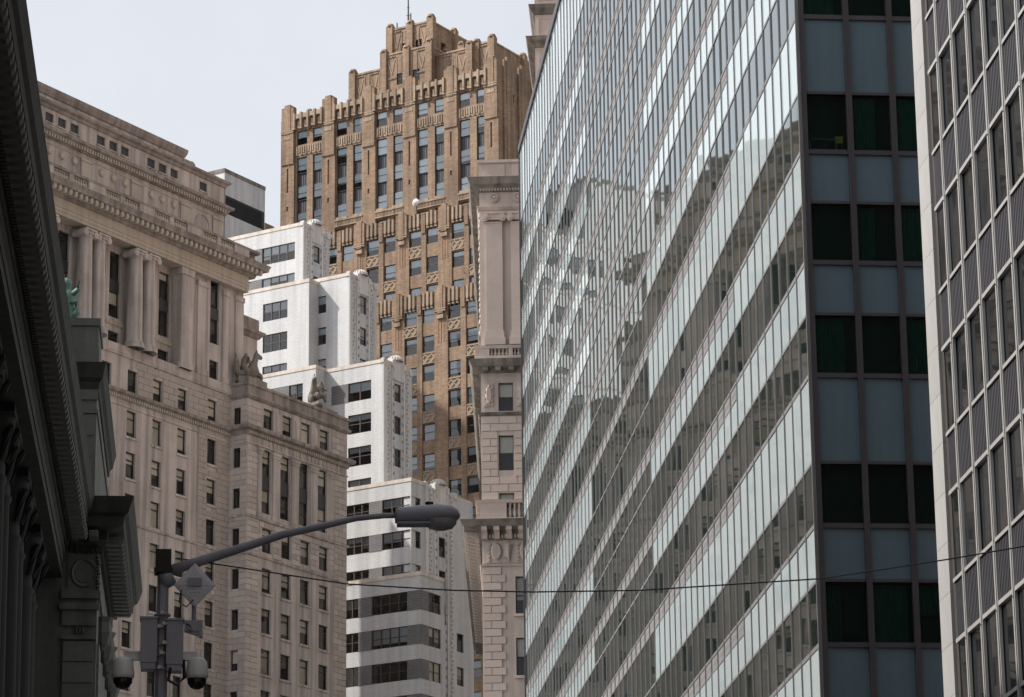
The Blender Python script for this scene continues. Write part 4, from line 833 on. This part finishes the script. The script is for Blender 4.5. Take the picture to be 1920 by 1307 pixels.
for j, t in enumerate(wt):
    nxt = wt[j+1] if j+1 < len(wt) else 2
    for i in range(NB):
        items.append(('w', i, t-WH, t)); thick = i >= 9; pb = t-WH-(.68 if thick else .16)
        if thick: items.append(('l', i, t-WH-.62, t-WH-.1))
        dark = 24 <= i < 38
        items.append(('d' if dark else 'p', i, nxt+.1, pb))
for i in range(NB): items.append(('p', i, wt[0]+.12, TOP-.3))
def vis(it):                                                # apparent size, 0 when out of the frame
    kind, i, a, c = it; p = Vector((GX, GY+(i+.5)*P, (a+c)/2)) - cam.location; d = p.dot(fw)
    x, y = 6110*p.dot(r2)/d, 6110*p.dot(u2)/d
    return (c-a)/d/d if abs(x) < 980 and abs(y) < 690 else 0
items.sort(key=vis, reverse=True); cnt = dict(w=0, p=0, d=0, l=0); restm = {k: MB() for k in 'wpdl'}
NMK = dict(w=('window_pane', GWM), p=('white_panel', GPM), d=('dark_panel', GWM), l=('louver', GLM))
for it in items:
    k, i, a, c = it; cnt[k] += 1; ax, az_ = tilt()
    if cnt[k] <= (300 if k in 'wp' else 150):
        o = ob(NMK[k][0], NMK[k][1], GB, (0, i*P+.03, a), 0, (1, P-.06, c-a)); o.rotation_euler = (0, ax if k != 'l' else 0, az_ if k != 'l' else 0)
    else:
        q = restm[k]; y0, y1 = i*P+.03, (i+1)*P-.03; dx, dz = (az_*P, ax*(c-a)) if k != 'l' else (0, 0)
        q.quad((0, y0, a), (dz, y0, c), (dz-dx, y1, c), (-dx, y1, a))
for k, nm, mt in (('w', 'window_panes', 'curtain_glass'), ('p', 'white_panels', 'white_panel'), ('d', 'dark_panels', 'curtain_glass'), ('l', 'louvers', 'louver_grey')):
    if restm[k].v: stuff(restm[k].build(nm, mt, GB))
for j, t in enumerate(wt):
    m = MB(); m.box(-.022, .03, 0, LEN, t, t+.1); m.build('transom', 'mullion_steel', GB)
    m = MB(); m.box(-.025, .03, 0, 9*P, t-WH-.15, t-WH); m.box(-.025, .03, 9*P, LEN, t-WH-.1, t-WH); m.box(-.02, .03, 9*P, LEN, t-WH-.69, t-WH-.62); m.build('sill_rail', 'mullion_steel', GB)
# end face: dark framed bays
b_ = [0.13, 1.675, 3.16, 4.7, 6.24, 7.78]
for i, x in enumerate(b_):
    m = MB(); m.box(x-.1, x+.1, -.14, .1, 0, TOP); m.box(x-.1, x-.06, -.2, -.14, 0, TOP); m.build('end_mullion', 'dark_mullion', GB)
m = MB(); m.box(-.06, .02, -.12, -.05, 0, TOP); m.build('corner_strip', 'mullion_steel', GB)
gq = MB().quad((0, 0, 0), (1, 0, 0), (1, 0, 1), (0, 0, 1)).mesh('glass_pane', 'pane_green'); bq = MB().box(0, 1, 0, .03, 0, 1).mesh('blue_panel', 'blue_panel')
rm_ = MB()
for j, t in enumerate(wt):
    nxt = wt[j+1] if j+1 < len(wt) else 2
    for x0, x1 in zip(b_[:-1], b_[1:]):
        a, c = x0+.1, x1-.1
        g = ob('window', gq, GB, (a, .02, t-WH+.04), 0, (c-a, 1, WH-.05)); ob('blue_panel', bq, GB, (a, .0, nxt+.1), 0, (c-a, 1, t-WH-.16-nxt-.1))
        rm_.quad((a, .34, t-WH), (c, .34, t-WH), (c, .34, t), (a, .34, t))
        if random.random() < .75 and 18 < t < 50:                # curtain hanging inside
            cm = MB(); n = 14; w_ = (c-a)*random.uniform(.4, 1); h_ = WH*random.choice((.5, .95, .95))
            for k in range(n):
                p0, p1 = k/n*w_, (k+1)/n*w_; cm.quad((p0, .12+.05*(k % 2), -h_), (p1, .12+.05*((k+1) % 2), -h_), (p1, .12+.05*((k+1) % 2), 0), (p0, .12+.05*(k % 2), 0))
            cm.build('curtain', 'curtain', GB, (a, .02, t-.05))
    m = MB(); m.box(.2, 7.8, -.08, .06, t, t+.1); m.build('end_transom', 'dark_mullion', GB); m = MB(); m.box(.2, 7.8, -.08, .06, t-WH-.16, t-WH); m.build('end_sill', 'dark_mullion', GB)
rm_.build('room_wall', 'room_green', GB)
t = 40.66; e = thing('office_chair', 'yellow chair seen through the upper window of the dark end face', 'chair', (GX+1.15, GY+.2, t-WH+.05), 90)
MB().box(.06, .32, 0, .05, .33, .52).box(.06, .31, .0, .25, .28, .33).build('seat', 'yellow', e); MB().box(.04, .07, .02, .05, 0, .3).box(.28, .31, .02, .05, 0, .3).build('leg', 'frame_dark', e)
e = thing('guard_rail', 'thin teal rail inside the upper window beside the yellow chair', 'rail', (GX+.35, GY+.18, t-WH+.05), 90)
MB().tube([(0, 0, 0), (0, 0, .34), (.05, 0, .4), (1.0, 0, .4)], .02, 6).build('top_rail', 'teal_metal', e); MB().tube([(.9, 0, 0), (.9, 0, .4)], .015, 6).build('post', 'teal_metal', e)

# ================================================================== ribbed metal and glass building (right edge)
RB = thing('ribbed_panel_building', 'office building with aluminium grid, ribbed grey panels and white marble end pier', 'building', (17.5, 76.3, 0), 90)
m = MB(); m.box(.3, 25, -60, -.02, 0, 60); m.build('core', 'room', RB); m = MB(); m.box(0.02, 25, -.3, 0, 0, 60); m.build('end_wall', 'white_marble', RB)
sm = MB().box(-.08, .02, 0, 1, 0, 1).mesh('marble_slab', 'white_marble')
for i in range(40): ob('marble_slab', sm, RB, (0, -1.2, 2.0+1.232*i), 0, (1, 1.2, 1.222))
MB().box(.0, .3, -1.45, -1.2, 0, 60).build('reveal', 'bronze_gap', RB)
ms = MB(); ms.box(-.085, .0, -.07, .03, 0, 60, 0); ms.box(-.05, .02, .03, .09, 0, 60, 1); ms.box(-.04, .02, -.10, -.07, 0, 60, 1); ms.box(-.07, .0, -.15, -.10, 0, 60, 0); mulm = ms.mesh('mullion', ['aluminium', 'bronze_gap'])
NY = 18; Pm = 1.55
ys = [-2.55-Pm*i for i in range(NY)]
for y in ys: ob('mullion', mulm, RB, (0, y, 0))
rp = MB(); rp.box(.0, .03, 0, 1, 0, 1)
for k in range(9): rp.box(-.02, .0, (k+.2)/9, (k+.62)/9, 0, 1)
rpm = rp.mesh('ribbed_panel', 'ribbed_panel'); gm = MB().quad((0, 0, 0), (0, 0, 1), (0, 1, 1), (0, 1, 0)).mesh('glass_pane', 'dark_glass')
sc = MB(); sc.cyl((-.1, -.04, 0), .02, .02, .03, 6, axis='x'); scm = sc.mesh('joint_cap', 'bronze_gap')
edges = [-1.45] + ys
for a, c in zip(edges[:-1], edges[1:]):
    y0, y1 = c+.12, a-(.12 if a != -1.45 else 0)
    for k in range(-2, 12):
        t = 31.1-3.6*k
        if t < 5: continue
        g = ob('window_pane', gm, RB, (.02, y0, t-2.05), 0, (1, y1-y0, 2.05)); ax, az_ = tilt(.006); g.rotation_euler = (0, ax, az_)
        ob('ribbed_panel', rpm, RB, (.0, y0, t+.1), 0, (1, y1-y0, 1.36))
        fr = MB(); fr.box(-.06, .04, y0, y1, t, t+.1); fr.box(-.06, .04, y0, y1, t-2.14, t-2.05); fr.box(-.02, .04, y0, y0+.05, t-2.05, t, 1); fr.build('window_frame', ['aluminium', 'bronze_gap'], RB)
        ob('joint_cap', scm, RB, (0, c, t-.1))

# ================================================================== dark classical stone building (left edge)
CH = thing('dark_classical_building', 'dark sooty classical stone building with deep bracketed cornice and columns', 'building', (0, 0, 0), 90)
q = 1.25
m = MB(); m.box(-40, -7.6, 20, 139, 0, 31); m.box(-40, -6.0, 20, 123.6, 28.9, 31.2); m.build('wall', 'shaded_granite', CH)
def yb(name, matn, prof, y0, y1, x, m0=0, m1=0):
    """moulding along the street side (facing +x)"""
    m = MB().frame((x, y0, 0), (0, 1, 0), (-1, 0, 0)); m.sweep(0, y1-y0, prof, m0, m1); return m.build(name, matn, CH)
Y1 = 123.0
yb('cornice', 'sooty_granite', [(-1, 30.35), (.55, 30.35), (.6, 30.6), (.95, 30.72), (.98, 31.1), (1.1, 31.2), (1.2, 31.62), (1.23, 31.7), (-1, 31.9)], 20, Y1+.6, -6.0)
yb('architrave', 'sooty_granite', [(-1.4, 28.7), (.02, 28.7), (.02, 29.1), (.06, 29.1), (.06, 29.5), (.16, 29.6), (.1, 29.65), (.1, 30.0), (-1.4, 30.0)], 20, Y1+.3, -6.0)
yb('bed_moulding', 'sooty_granite', [(-.5, 29.95), (.16, 29.95), (.28, 30.2), (.3, 30.38), (-.5, 30.38)], 20, Y1+.3, -6.0)
mo = MB().box(.3, .9, 0, .34, 30.05, 30.37).add([(.9, 0, 30.37), (1.0, 0, 30.3), (.98, 0, 30.12), (.9, 0, 30.02), (.9, .34, 30.37), (1.0, .34, 30.3), (.98, .34, 30.12), (.9, .34, 30.02)], [(0, 1, 2, 3), (7, 6, 5, 4), (0, 4, 5, 1), (1, 5, 6, 2), (2, 6, 7, 3)]).mesh('modillion', 'grey_granite')
for i in range(94):
    y = 122.2-i*.68
    if y > 58: ob('modillion', mo, CH, (-6.0, y, 0))
m = MB()
for i in range(230):
    y = 122.7-i*.28; m.box(-5.72, -5.58, y, y+.16, 29.98, 30.16)
m.build('dentils', 'sooty_granite', CH)
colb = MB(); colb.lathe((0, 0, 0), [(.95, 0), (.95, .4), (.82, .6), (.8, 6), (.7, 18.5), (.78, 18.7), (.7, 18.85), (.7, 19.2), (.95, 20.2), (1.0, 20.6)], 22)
chm = colb.mesh('column_shaft', 'shaded_granite', True)
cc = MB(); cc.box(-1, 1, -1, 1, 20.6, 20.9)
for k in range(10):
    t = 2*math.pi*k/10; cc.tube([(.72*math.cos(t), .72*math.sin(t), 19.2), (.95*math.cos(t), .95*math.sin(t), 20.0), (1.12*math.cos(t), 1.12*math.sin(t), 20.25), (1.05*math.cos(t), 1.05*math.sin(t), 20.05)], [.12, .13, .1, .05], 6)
ccm = cc.mesh('leafy_capital', 'shaded_granite')
for i in range(8):
    for dy in (0, 2.6):
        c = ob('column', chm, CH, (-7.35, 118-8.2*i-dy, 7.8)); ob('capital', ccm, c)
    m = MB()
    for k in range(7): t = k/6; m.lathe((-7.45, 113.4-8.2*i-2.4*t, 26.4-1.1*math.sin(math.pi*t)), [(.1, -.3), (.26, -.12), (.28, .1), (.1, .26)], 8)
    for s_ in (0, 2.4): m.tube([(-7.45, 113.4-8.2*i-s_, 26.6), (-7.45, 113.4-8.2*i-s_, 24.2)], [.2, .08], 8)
    m.build('stone_garland', 'shaded_granite', CH)
# attic storey and mansard above the cornice, set back
m = MB().frame((-9.2, 20, 0), (0, 1, 0), (-1, 0, 0)); m.wall(0, 102, 31, 40, [(2+i*4.1, 3.7+i*4.1, 33.5, 36.8) for i in range(24)], .4, 0, 1, .2)
m.sweep(0, 102, [(-.3, 36.0+3.2), (.5, 39.6), (.7, 40.2), (-.3, 40.3)]); m.quad((0, .6, 40.2), (102, .6, 40.2), (102, 4, 46.5), (0, 4, 46.5)); m.frame(); m.quad((-9.2, 122, 31), (-40, 122, 31), (-40, 122, 46), (-9.2, 122, 40)); m.quad((-40, 20, 46.5), (-13, 20, 46.5), (-13, 122, 46.5), (-40, 122, 46.5)); m.build('attic_storey', ['grey_granite', 'tinted_dark'], CH)
# projecting end pavilion
XS, YF, YE = -4.62, 123.55, 138.2
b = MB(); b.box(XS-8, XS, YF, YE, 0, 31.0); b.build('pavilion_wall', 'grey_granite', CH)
pr = [(-.5, 30.2), (.3, 30.2), (.35, 30.5), (.95, 30.62), (1.0, 31.0), (1.14, 31.1), (1.3, 31.55), (1.34, 31.7), (-.5, 31.85)]
m = MB(); m.sweep(-11, XS, pr, 0, 1, YF); m.frame((XS, YF, 0), (0, 1, 0), (-1, 0, 0)); m.sweep(0, YE-YF, pr, 1, 1); m.build('pavilion_cornice', 'sooty_granite', CH)
for i in range(19): ob('modillion', mo, CH, (XS-.05, YF+.3+i*.75, .1))
for i in range(2): ob('modillion', mo, CH, (XS-1.1+i*.75, YF+.05, .1), R(-90))
m = MB()
for i in range(7): m.box(XS-1.3+i*.2, XS-1.18+i*.2, YF-.14, YF+.01, 29.75, 30.05)
for i in range(60): m.frame((XS, YF, 0), (0, 1, 0), (-1, 0, 0)).box(.1+i*.24, .24+i*.24, -.14, .01, 29.75, 30.05)
m.build('dentils', 'sooty_granite', CH)
pr2 = [(-.3, 29.2), (.05, 29.2), (.1, 29.5), (.2, 29.7), (-.3, 29.7)]
yy = MB(); yy.frame((-5.15, YF-.02, 28.95)); n = 26
for k in range(n):
    a0, a1 = 2*math.pi*k/n, 2*math.pi*(k+1)/n
    yy.tube([(.46*math.cos(a0), 0, .52*math.sin(a0)), (.46*math.cos(a1), 0, .52*math.sin(a1))], .085, 6)
yy.box(-.62, .6, -.02, .03, -.72, .72); yy.cyl((0, -.05, 0), .36, .36, .06, 20, axis='y')
for k in range(10): yy.lathe((.55+.03*math.sin(k*2), -.08, -.6+k*.13), [(.03, 0), (.1, .05), (.03, .12)], 6)
yy.build('wreath_medallion', 'grey_granite', CH)
m = MB(); m.box(-6.0, XS+.12, YF-.12, YF+.05, 27.95, 28.25); m.box(-6.0, XS+.05, YF-.06, YF+.05, 28.25, 28.35); m.frame((XS, YF, 0), (0, 1, 0), (-1, 0, 0)); m.box(-.1, 14, -.12, .05, 27.95, 28.25); m.build('string_band', 'grey_granite', CH)
m = MB(); m.box(-5.95, XS-.02, YF-.1, YF+.05, 26.9, 27.5); m.box(-6.05, XS+.1, YF-.2, YF+.05, 27.5, 27.75); m.box(-5.95, XS, YF-.14, YF+.05, 26.35, 26.5)
for k in range(3): m.box(-5.4+k*.12, -5.34+k*.12, YF-.14, YF, 26.6, 26.85)
m.build('pilaster_capital', 'grey_granite', CH)
blocks(CH, 'stone_block', 'grey_block' if 'grey_block' in MATS else (mat('grey_block', (.125, .122, .114), .85, .1, .8, 0, rnd=.08, bump=.2, fine=.06) and 'grey_block'), -5.9, XS-.1, 14, 26.3, .82, 3, (), YF, .1, .04)
blocks(CH, 'stone_block', 'grey_block', .5, 2.2, 14, 26.3, .82, 3, (), 0, .1, .04, rz=R(90), org=(XS, YF))
for k in range(5): MB().lathe((XS+.15, YF+2.0+k*2.9, 27.0), [(.0, -.7), (.28, -.45), (.4, 0), (.34, .4), (.45, .6), (0, .7)], 8).build('carved_keystone', 'grey_granite', CH)
# attic over the pavilion
AX = -4.84
m = MB(); m.box(AX-6, AX, YF+.1, YE-.6, 31.7, 37.0); m.build('attic_wall', 'grey_granite', CH)
pa = [(-.4, 36.3), (.06, 36.3), (.1, 36.6), (.22, 36.75), (.26, 37.0), (.34, 37.35), (-.4, 37.45)]
m = MB(); m.sweep(AX-6, AX, pa, 0, 1, YF+.1); m.frame((AX, YF+.1, 0), (0, 1, 0), (-1, 0, 0)); m.sweep(0, YE-YF-.7, pa, 1, 1); m.build('attic_cornice', 'sooty_granite', CH)
m = MB(); m.box(AX-6, AX+.06, YF+.02, YF+.2, 35.35, 35.5); m.box(AX-6, AX+.04, YF+.04, YF+.2, 35.9, 36.3); m.frame((AX, YF+.1, 0), (0, 1, 0), (-1, 0, 0)); m.box(0, 14, -.06, .1, 35.35, 35.5); m.build('attic_band', 'grey_granite', CH)
blocks(CH, 'stone_block', 'grey_block', AX-2.0, AX-.12, 31.8, 35.3, .85, 3, (), YF+.1, .06, .04)
m = MB(); m.box(AX-5, AX, YF+.2, YF+3.4, 37.4, 38.95); m.box(AX-5, AX+.06, YF+.14, YF+3.46, 38.95, 39.25); m.box(AX-5, AX+.03, YF+.17, YF+3.4, 37.4, 38.1); m.build('parapet_block', 'grey_granite', CH)
m = MB(); m.lathe((AX+.1, YF+6.5, 33.0), [(0, -.6), (.3, -.4), (.42, 0), (.3, .45), (0, .6)], 10); m.build('lion_mask', 'grey_granite', CH)
st = MB(); st.lathe((0, 0, 0), [(.42, 0), (.5, .3), (.36, .7), (.42, 1.0), (.3, 1.25), (.12, 1.4), (.2, 1.55), (.2, 1.75), (0, 1.9)], 12); st.tube([(.2, -.1, 1.1), (.45, -.3, 1.3), (.5, -.25, 1.65)], [.14, .1, .08], 8); st.tube([(-.2, 0, 1.1), (-.45, -.2, .8), (-.2, -.4, .6)], [.14, .12, .09], 8); st.tube([(.1, -.2, .1), (.45, -.3, .35), (.4, -.3, .8), (.2, -.3, .75)], [.16, .14, .1, .06], 8)
tag(st.build('bronze_statue', 'bronze_green', None, (AX-1.35, YF+.9, 39.25), True), 'green weathered bronze figure on the attic block of the dark building', 'statue')

# ================================================================== buildings out of view: reflected ones behind the viewer, others blocking sky and sun
def plain(name, lab, x0, x1, y0, y1, h, matn, face):
    e = thing(name, lab, 'building', ((x0+x1)/2, (y0+y1)/2, 0), 90); w, d = (x1-x0)/2, (y1-y0)/2; b = MB()
    for s_, L_, fr in ((0, 2*w, ((-w, -d, 0), (1, 0, 0), (0, 1, 0))), (1, 2*w, ((w, d, 0), (-1, 0, 0), (0, -1, 0))), (2, 2*d, ((w, -d, 0), (0, 1, 0), (-1, 0, 0))), (3, 2*d, ((-w, d, 0), (0, -1, 0), (1, 0, 0)))):
        b.frame(*fr); ops = [(x*3.2+1, x*3.2+2.5, z*3.7+1, z*3.7+3) for x in range(int((L_-1)/3.2)) for z in range(1, int(h/3.7)-1)]; b.wall(0, L_, 0, h, ops, .25, 0, 1, .1)
    b.frame(); b.quad((-w, -d, h), (w, -d, h), (w, d, h), (-w, d, h)); b.build('wall', [matn, 'tinted_dark'], e)
    m = MB(); m.sweep(-w, w, [(-.3, h-.2), (.5, h-.1), (.6, h+.5), (-.3, h+.6)], 1, 1, -d); m.sweep(-w, w, [(-.3, h-.2), (.2, h-.1), (.3, h+.5), (-.3, h+.6)], 0, 0, -d); m.build('cornice', matn, e)
plain('unseen_office_block', 'brown brick office block behind the viewer on the near side', -45, -6, -95, 6, 42, 'brick_plain', 0)
plain('unseen_office_block', 'grey stone office block behind the viewer across the road', 20, 60, -95, 8, 70, 'concrete_block', 0)
plain('unseen_office_block', 'added grey stone tower, unseen beyond the right edge, blocking sky light, south one', 92, 135, -60, 62, 150, 'concrete_block', 0)  # three added east towers, out of view, cut sky light on the limestone facade
plain('unseen_office_block', 'added brown brick tower, unseen beyond the right edge, blocking sky light, middle one', 96, 140, 80, 190, 170, 'brick_plain', 0)
plain('unseen_office_block', 'added grey stone tower, unseen beyond the right edge, blocking sky light, north one', 104, 150, 205, 330, 165, 'concrete_block', 0)
plain('unseen_office_block', 'tall pale tower far left of the view, west of the tan tower', -85, -40, 342, 400, 164, 'concrete_block', 0)
plain('unseen_office_block', 'dark tower closing the street behind the viewer', -30, 45, -190, -120, 120, 'concrete_block', 0)

# ================================================================== street lamp with cameras
LX, LY = -.602, 35.0
LP = thing('street_lamp', 'grey street lamp pole with long curved arm and cobra head light', 'street lamp', (LX, LY, 0), 90)
m = MB()
def octo(z, r): return [(r*math.cos(math.pi/8+k*math.pi/4), r*math.sin(math.pi/8+k*math.pi/4), z) for k in range(8)]
pts = octo(0, .15)+octo(.1, .105)+octo(9.45, .066); m.add(pts, [(r*8+k, r*8+(k+1) % 8, (r+1)*8+(k+1) % 8, (r+1)*8+k) for r in range(2) for k in range(8)]); m.build('pole', 'galvanised', LP)
m = MB(); m.box(-.085, .085, -.09, .09, 9.42, 9.68); m.box(-.1, .1, -.1, .1, 9.42, 9.47); m.build('pole_cap', 'black_plastic', LP)
k = 35/6200.
ap = [(.05, 0, 9.45), (.35, 0, 9.55), (.8, -.01, 9.70), (1.3, -.02, 9.87), (1.75, -.04, 9.97), (2.1, -.05, 10.055), (2.4, -.06, 10.085), (2.6, -.06, 10.09)]
m = MB(); m.tube(ap, [.062, .057, .05, .044, .039, .035, .032, .03], 12); m.tube([(-.02, 0, 9.33), (.1, 0, 9.4)], .1, 10); m.build('arm', 'galvanised', LP, smooth=True)
hd = MB(); prof = [(0, .085, .085, -.02), (.03, .1, .098, -.02), (.12, .115, .105, -.018), (.3, .145, .115, -.012), (.5, .16, .118, -.01), (.62, .15, .1, -.01), (.69, .1, .06, -.015), (.715, .03, .02, -.02)]
n = 16; P_ = []
for x, wy, hz_, dz in prof:
    for i in range(n):
        a = 2*math.pi*i/n; P_.append((x, wy*math.cos(a), dz + (hz_ if math.sin(a) > 0 else hz_*.9)*math.sin(a)))
hd.add(P_, [(i*n+j, i*n+(j+1) % n, (i+1)*n+(j+1) % n, (i+1)*n+j) for i in range(len(prof)-1) for j in range(n)] + [tuple(range(n-1, -1, -1)), tuple((len(prof)-1)*n+j for j in range(n))])
h = hd.build('lamp_head', 'grey_paint', LP, (2.53, -.06, 10.1), True); h.rotation_euler.y = R(-1)
ln = MB(); ln.lathe((0, 0, 0), [(.15, .0), (.145, -.05), (.11, -.1), (.05, -.125), (0, -.13)], 18); o = ln.build('lens', 'lamp_lens', h, (.5, 0, -.07), True); o.scale = (1.2, 1, .9)
m = MB(); m.box(.02, .6, -.1, .1, -.125, -.1); m.build('head_rim', 'galvanised', h); m = MB(); m.cyl((.38, 0, .075), .045, .045, .06, 12); m.build('photocell', 'black_plastic', h)
for s_, zz in ((-1, 8.42), (1, 8.40)):
    x0 = .05 if s_ > 0 else -.23; c = MB(); c.box(x0, x0+.18, -.13, .08, zz, zz+.48); c.box(x0-.012, x0+.192, -.145, .09, zz+.48, zz+.5); c.box(x0+.01, x0+.17, -.12, .07, zz-.07, zz); c.build('control_box', 'grey_paint', LP)
m = MB()
for z in (8.35, 8.5, 8.62, 8.8, 8.95): m.cyl((0, 0, z), .09, .09, .02, 12)
m.build('clamp_band', 'galvanised', LP); m = MB()
for z, x in ((8.36, -.02), (8.52, .0), (8.81, -.03), (8.84, .02), (8.96, .0), (8.63, .03)): m.box(x-.018, x+.018, -.15, -.1, z-.015, z+.025); m.cyl((x+.03, -.15, z), .012, .012, .05, 6, axis='y')
m.build('clamp_bolt', 'chrome', LP)
m = MB(); m.box(.24, .4, -.04, .04, 8.78, 8.9); m.box(.4, .44, -.05, .05, 8.72, 8.9); m.add([(.24, -.03, 8.78), (.44, -.03, 8.72), (.44, -.03, 8.78), (.24, .03, 8.78), (.44, .03, 8.72), (.44, .03, 8.78)], [(0, 1, 2), (5, 4, 3), (0, 3, 4, 1)]); m.build('bracket_arm', 'grey_paint', LP)
m = MB(); m.tube([(.34, 0, 8.85), (.34, 0, 9.42)], .024, 8); m.build('panel_post', 'galvanised', LP)
m = MB(); r_ = .225; m.frame((.345, -.06, 9.28), (.707, 0, 0), (0, 1, 0))
def dia(s_, y, t): return [(s_*a/1, y, s_*c*t) for a, c in ((0, -1), (1, 0), (0, 1), (-1, 0))]
m.frame((.345, -.06, 9.29)); P_ = dia(.225, 0, 1.08)+dia(.225, .05, 1.08)+dia(.17, -.012, 1.08); m.add(P_, [(0, 1, 5, 4), (1, 2, 6, 5), (2, 3, 7, 6), (3, 0, 4, 7), (7, 6, 5, 4), (0, 8, 9, 1), (1, 9, 10, 2), (2, 10, 11, 3), (3, 11, 8, 0), (8, 11, 10, 9)])
for i in range(7): f_ = -.12+.04*i; m.box(-.14+abs(f_), .14-abs(f_), -.02, -.01, f_-.008, f_+.008)
m.build('diamond_panel', 'panel_clear', LP); m = MB(); m.box(.27, .42, -.1, -.06, 9.27, 9.36); m.build('panel_clamp', 'grey_paint', LP)
m = MB(); m.tube([(.2, -.1, 9.22), (.18, -.12, 9.08), (.26, -.12, 9.03), (.33, -.08, 9.12)], .008, 6); m.tube([(.1, -.12, 8.36), (.08, -.14, 8.22), (.17, -.15, 8.17), (.25, -.13, 8.25), (.24, -.1, 8.45)], .018, 8); m.tube([(.26, -.05, 8.86), (.3, -.09, 8.83), (.33, -.08, 8.77), (.28, -.07, 8.79)], .008, 6); m.build('cable', 'black_plastic', LP)
for x, lab in ((-.41, 'dome camera hanging left of the street lamp pole'), (.385, 'dome camera hanging right of the street lamp pole')):
    e = thing('dome_camera', lab, 'camera', (LX+x, LY-.02, 8.3), 90, 'dome cameras on the lamp pole'); s_ = 1 if x > 0 else -1
    m = MB(); m.lathe((0, 0, 0), [(0, .19), (.075, .185), (.105, .15), (.115, .08), (.125, .0), (.12, -.03), (.1, -.045)], 20); m.build('housing', 'camera_white', e, smooth=True)
    m = MB(); m.lathe((0, 0, 0), [(.105, -.04), (.1, -.09), (.07, -.135), (.03, -.155), (0, -.16)], 18); m.build('dome', 'black_plastic', e, smooth=True)
    m = MB(); m.box(min(0, -s_*.22), max(0, -s_*.22), -.04, .04, .16, .235); m.box(min(0, -s_*.25), max(0, -s_*.25), -.045, .045, .235, .25); m.build('mount_arm', 'camera_white', e)
wp = [(-.467, 34.98, 9.595), (1.398, 34.972, 9.32), (2.563, 34.906, 9.245), (3.436, 34.831, 9.218), (4.597, 34.697, 9.217), (6.552, 34.381, 9.297), (7.86, 34.106, 9.456), (8.702, 33.901, 9.57), (12, 33.1, 10.1), (15, 32.3, 10.7), (17.45, 31.7, 11.2)]
m = MB(); m.tube(wp, .0085, 6); tag(m.build('overhead_cable', 'black_plastic'), 'thin black cable sagging across the street from the lamp pole', 'cable')
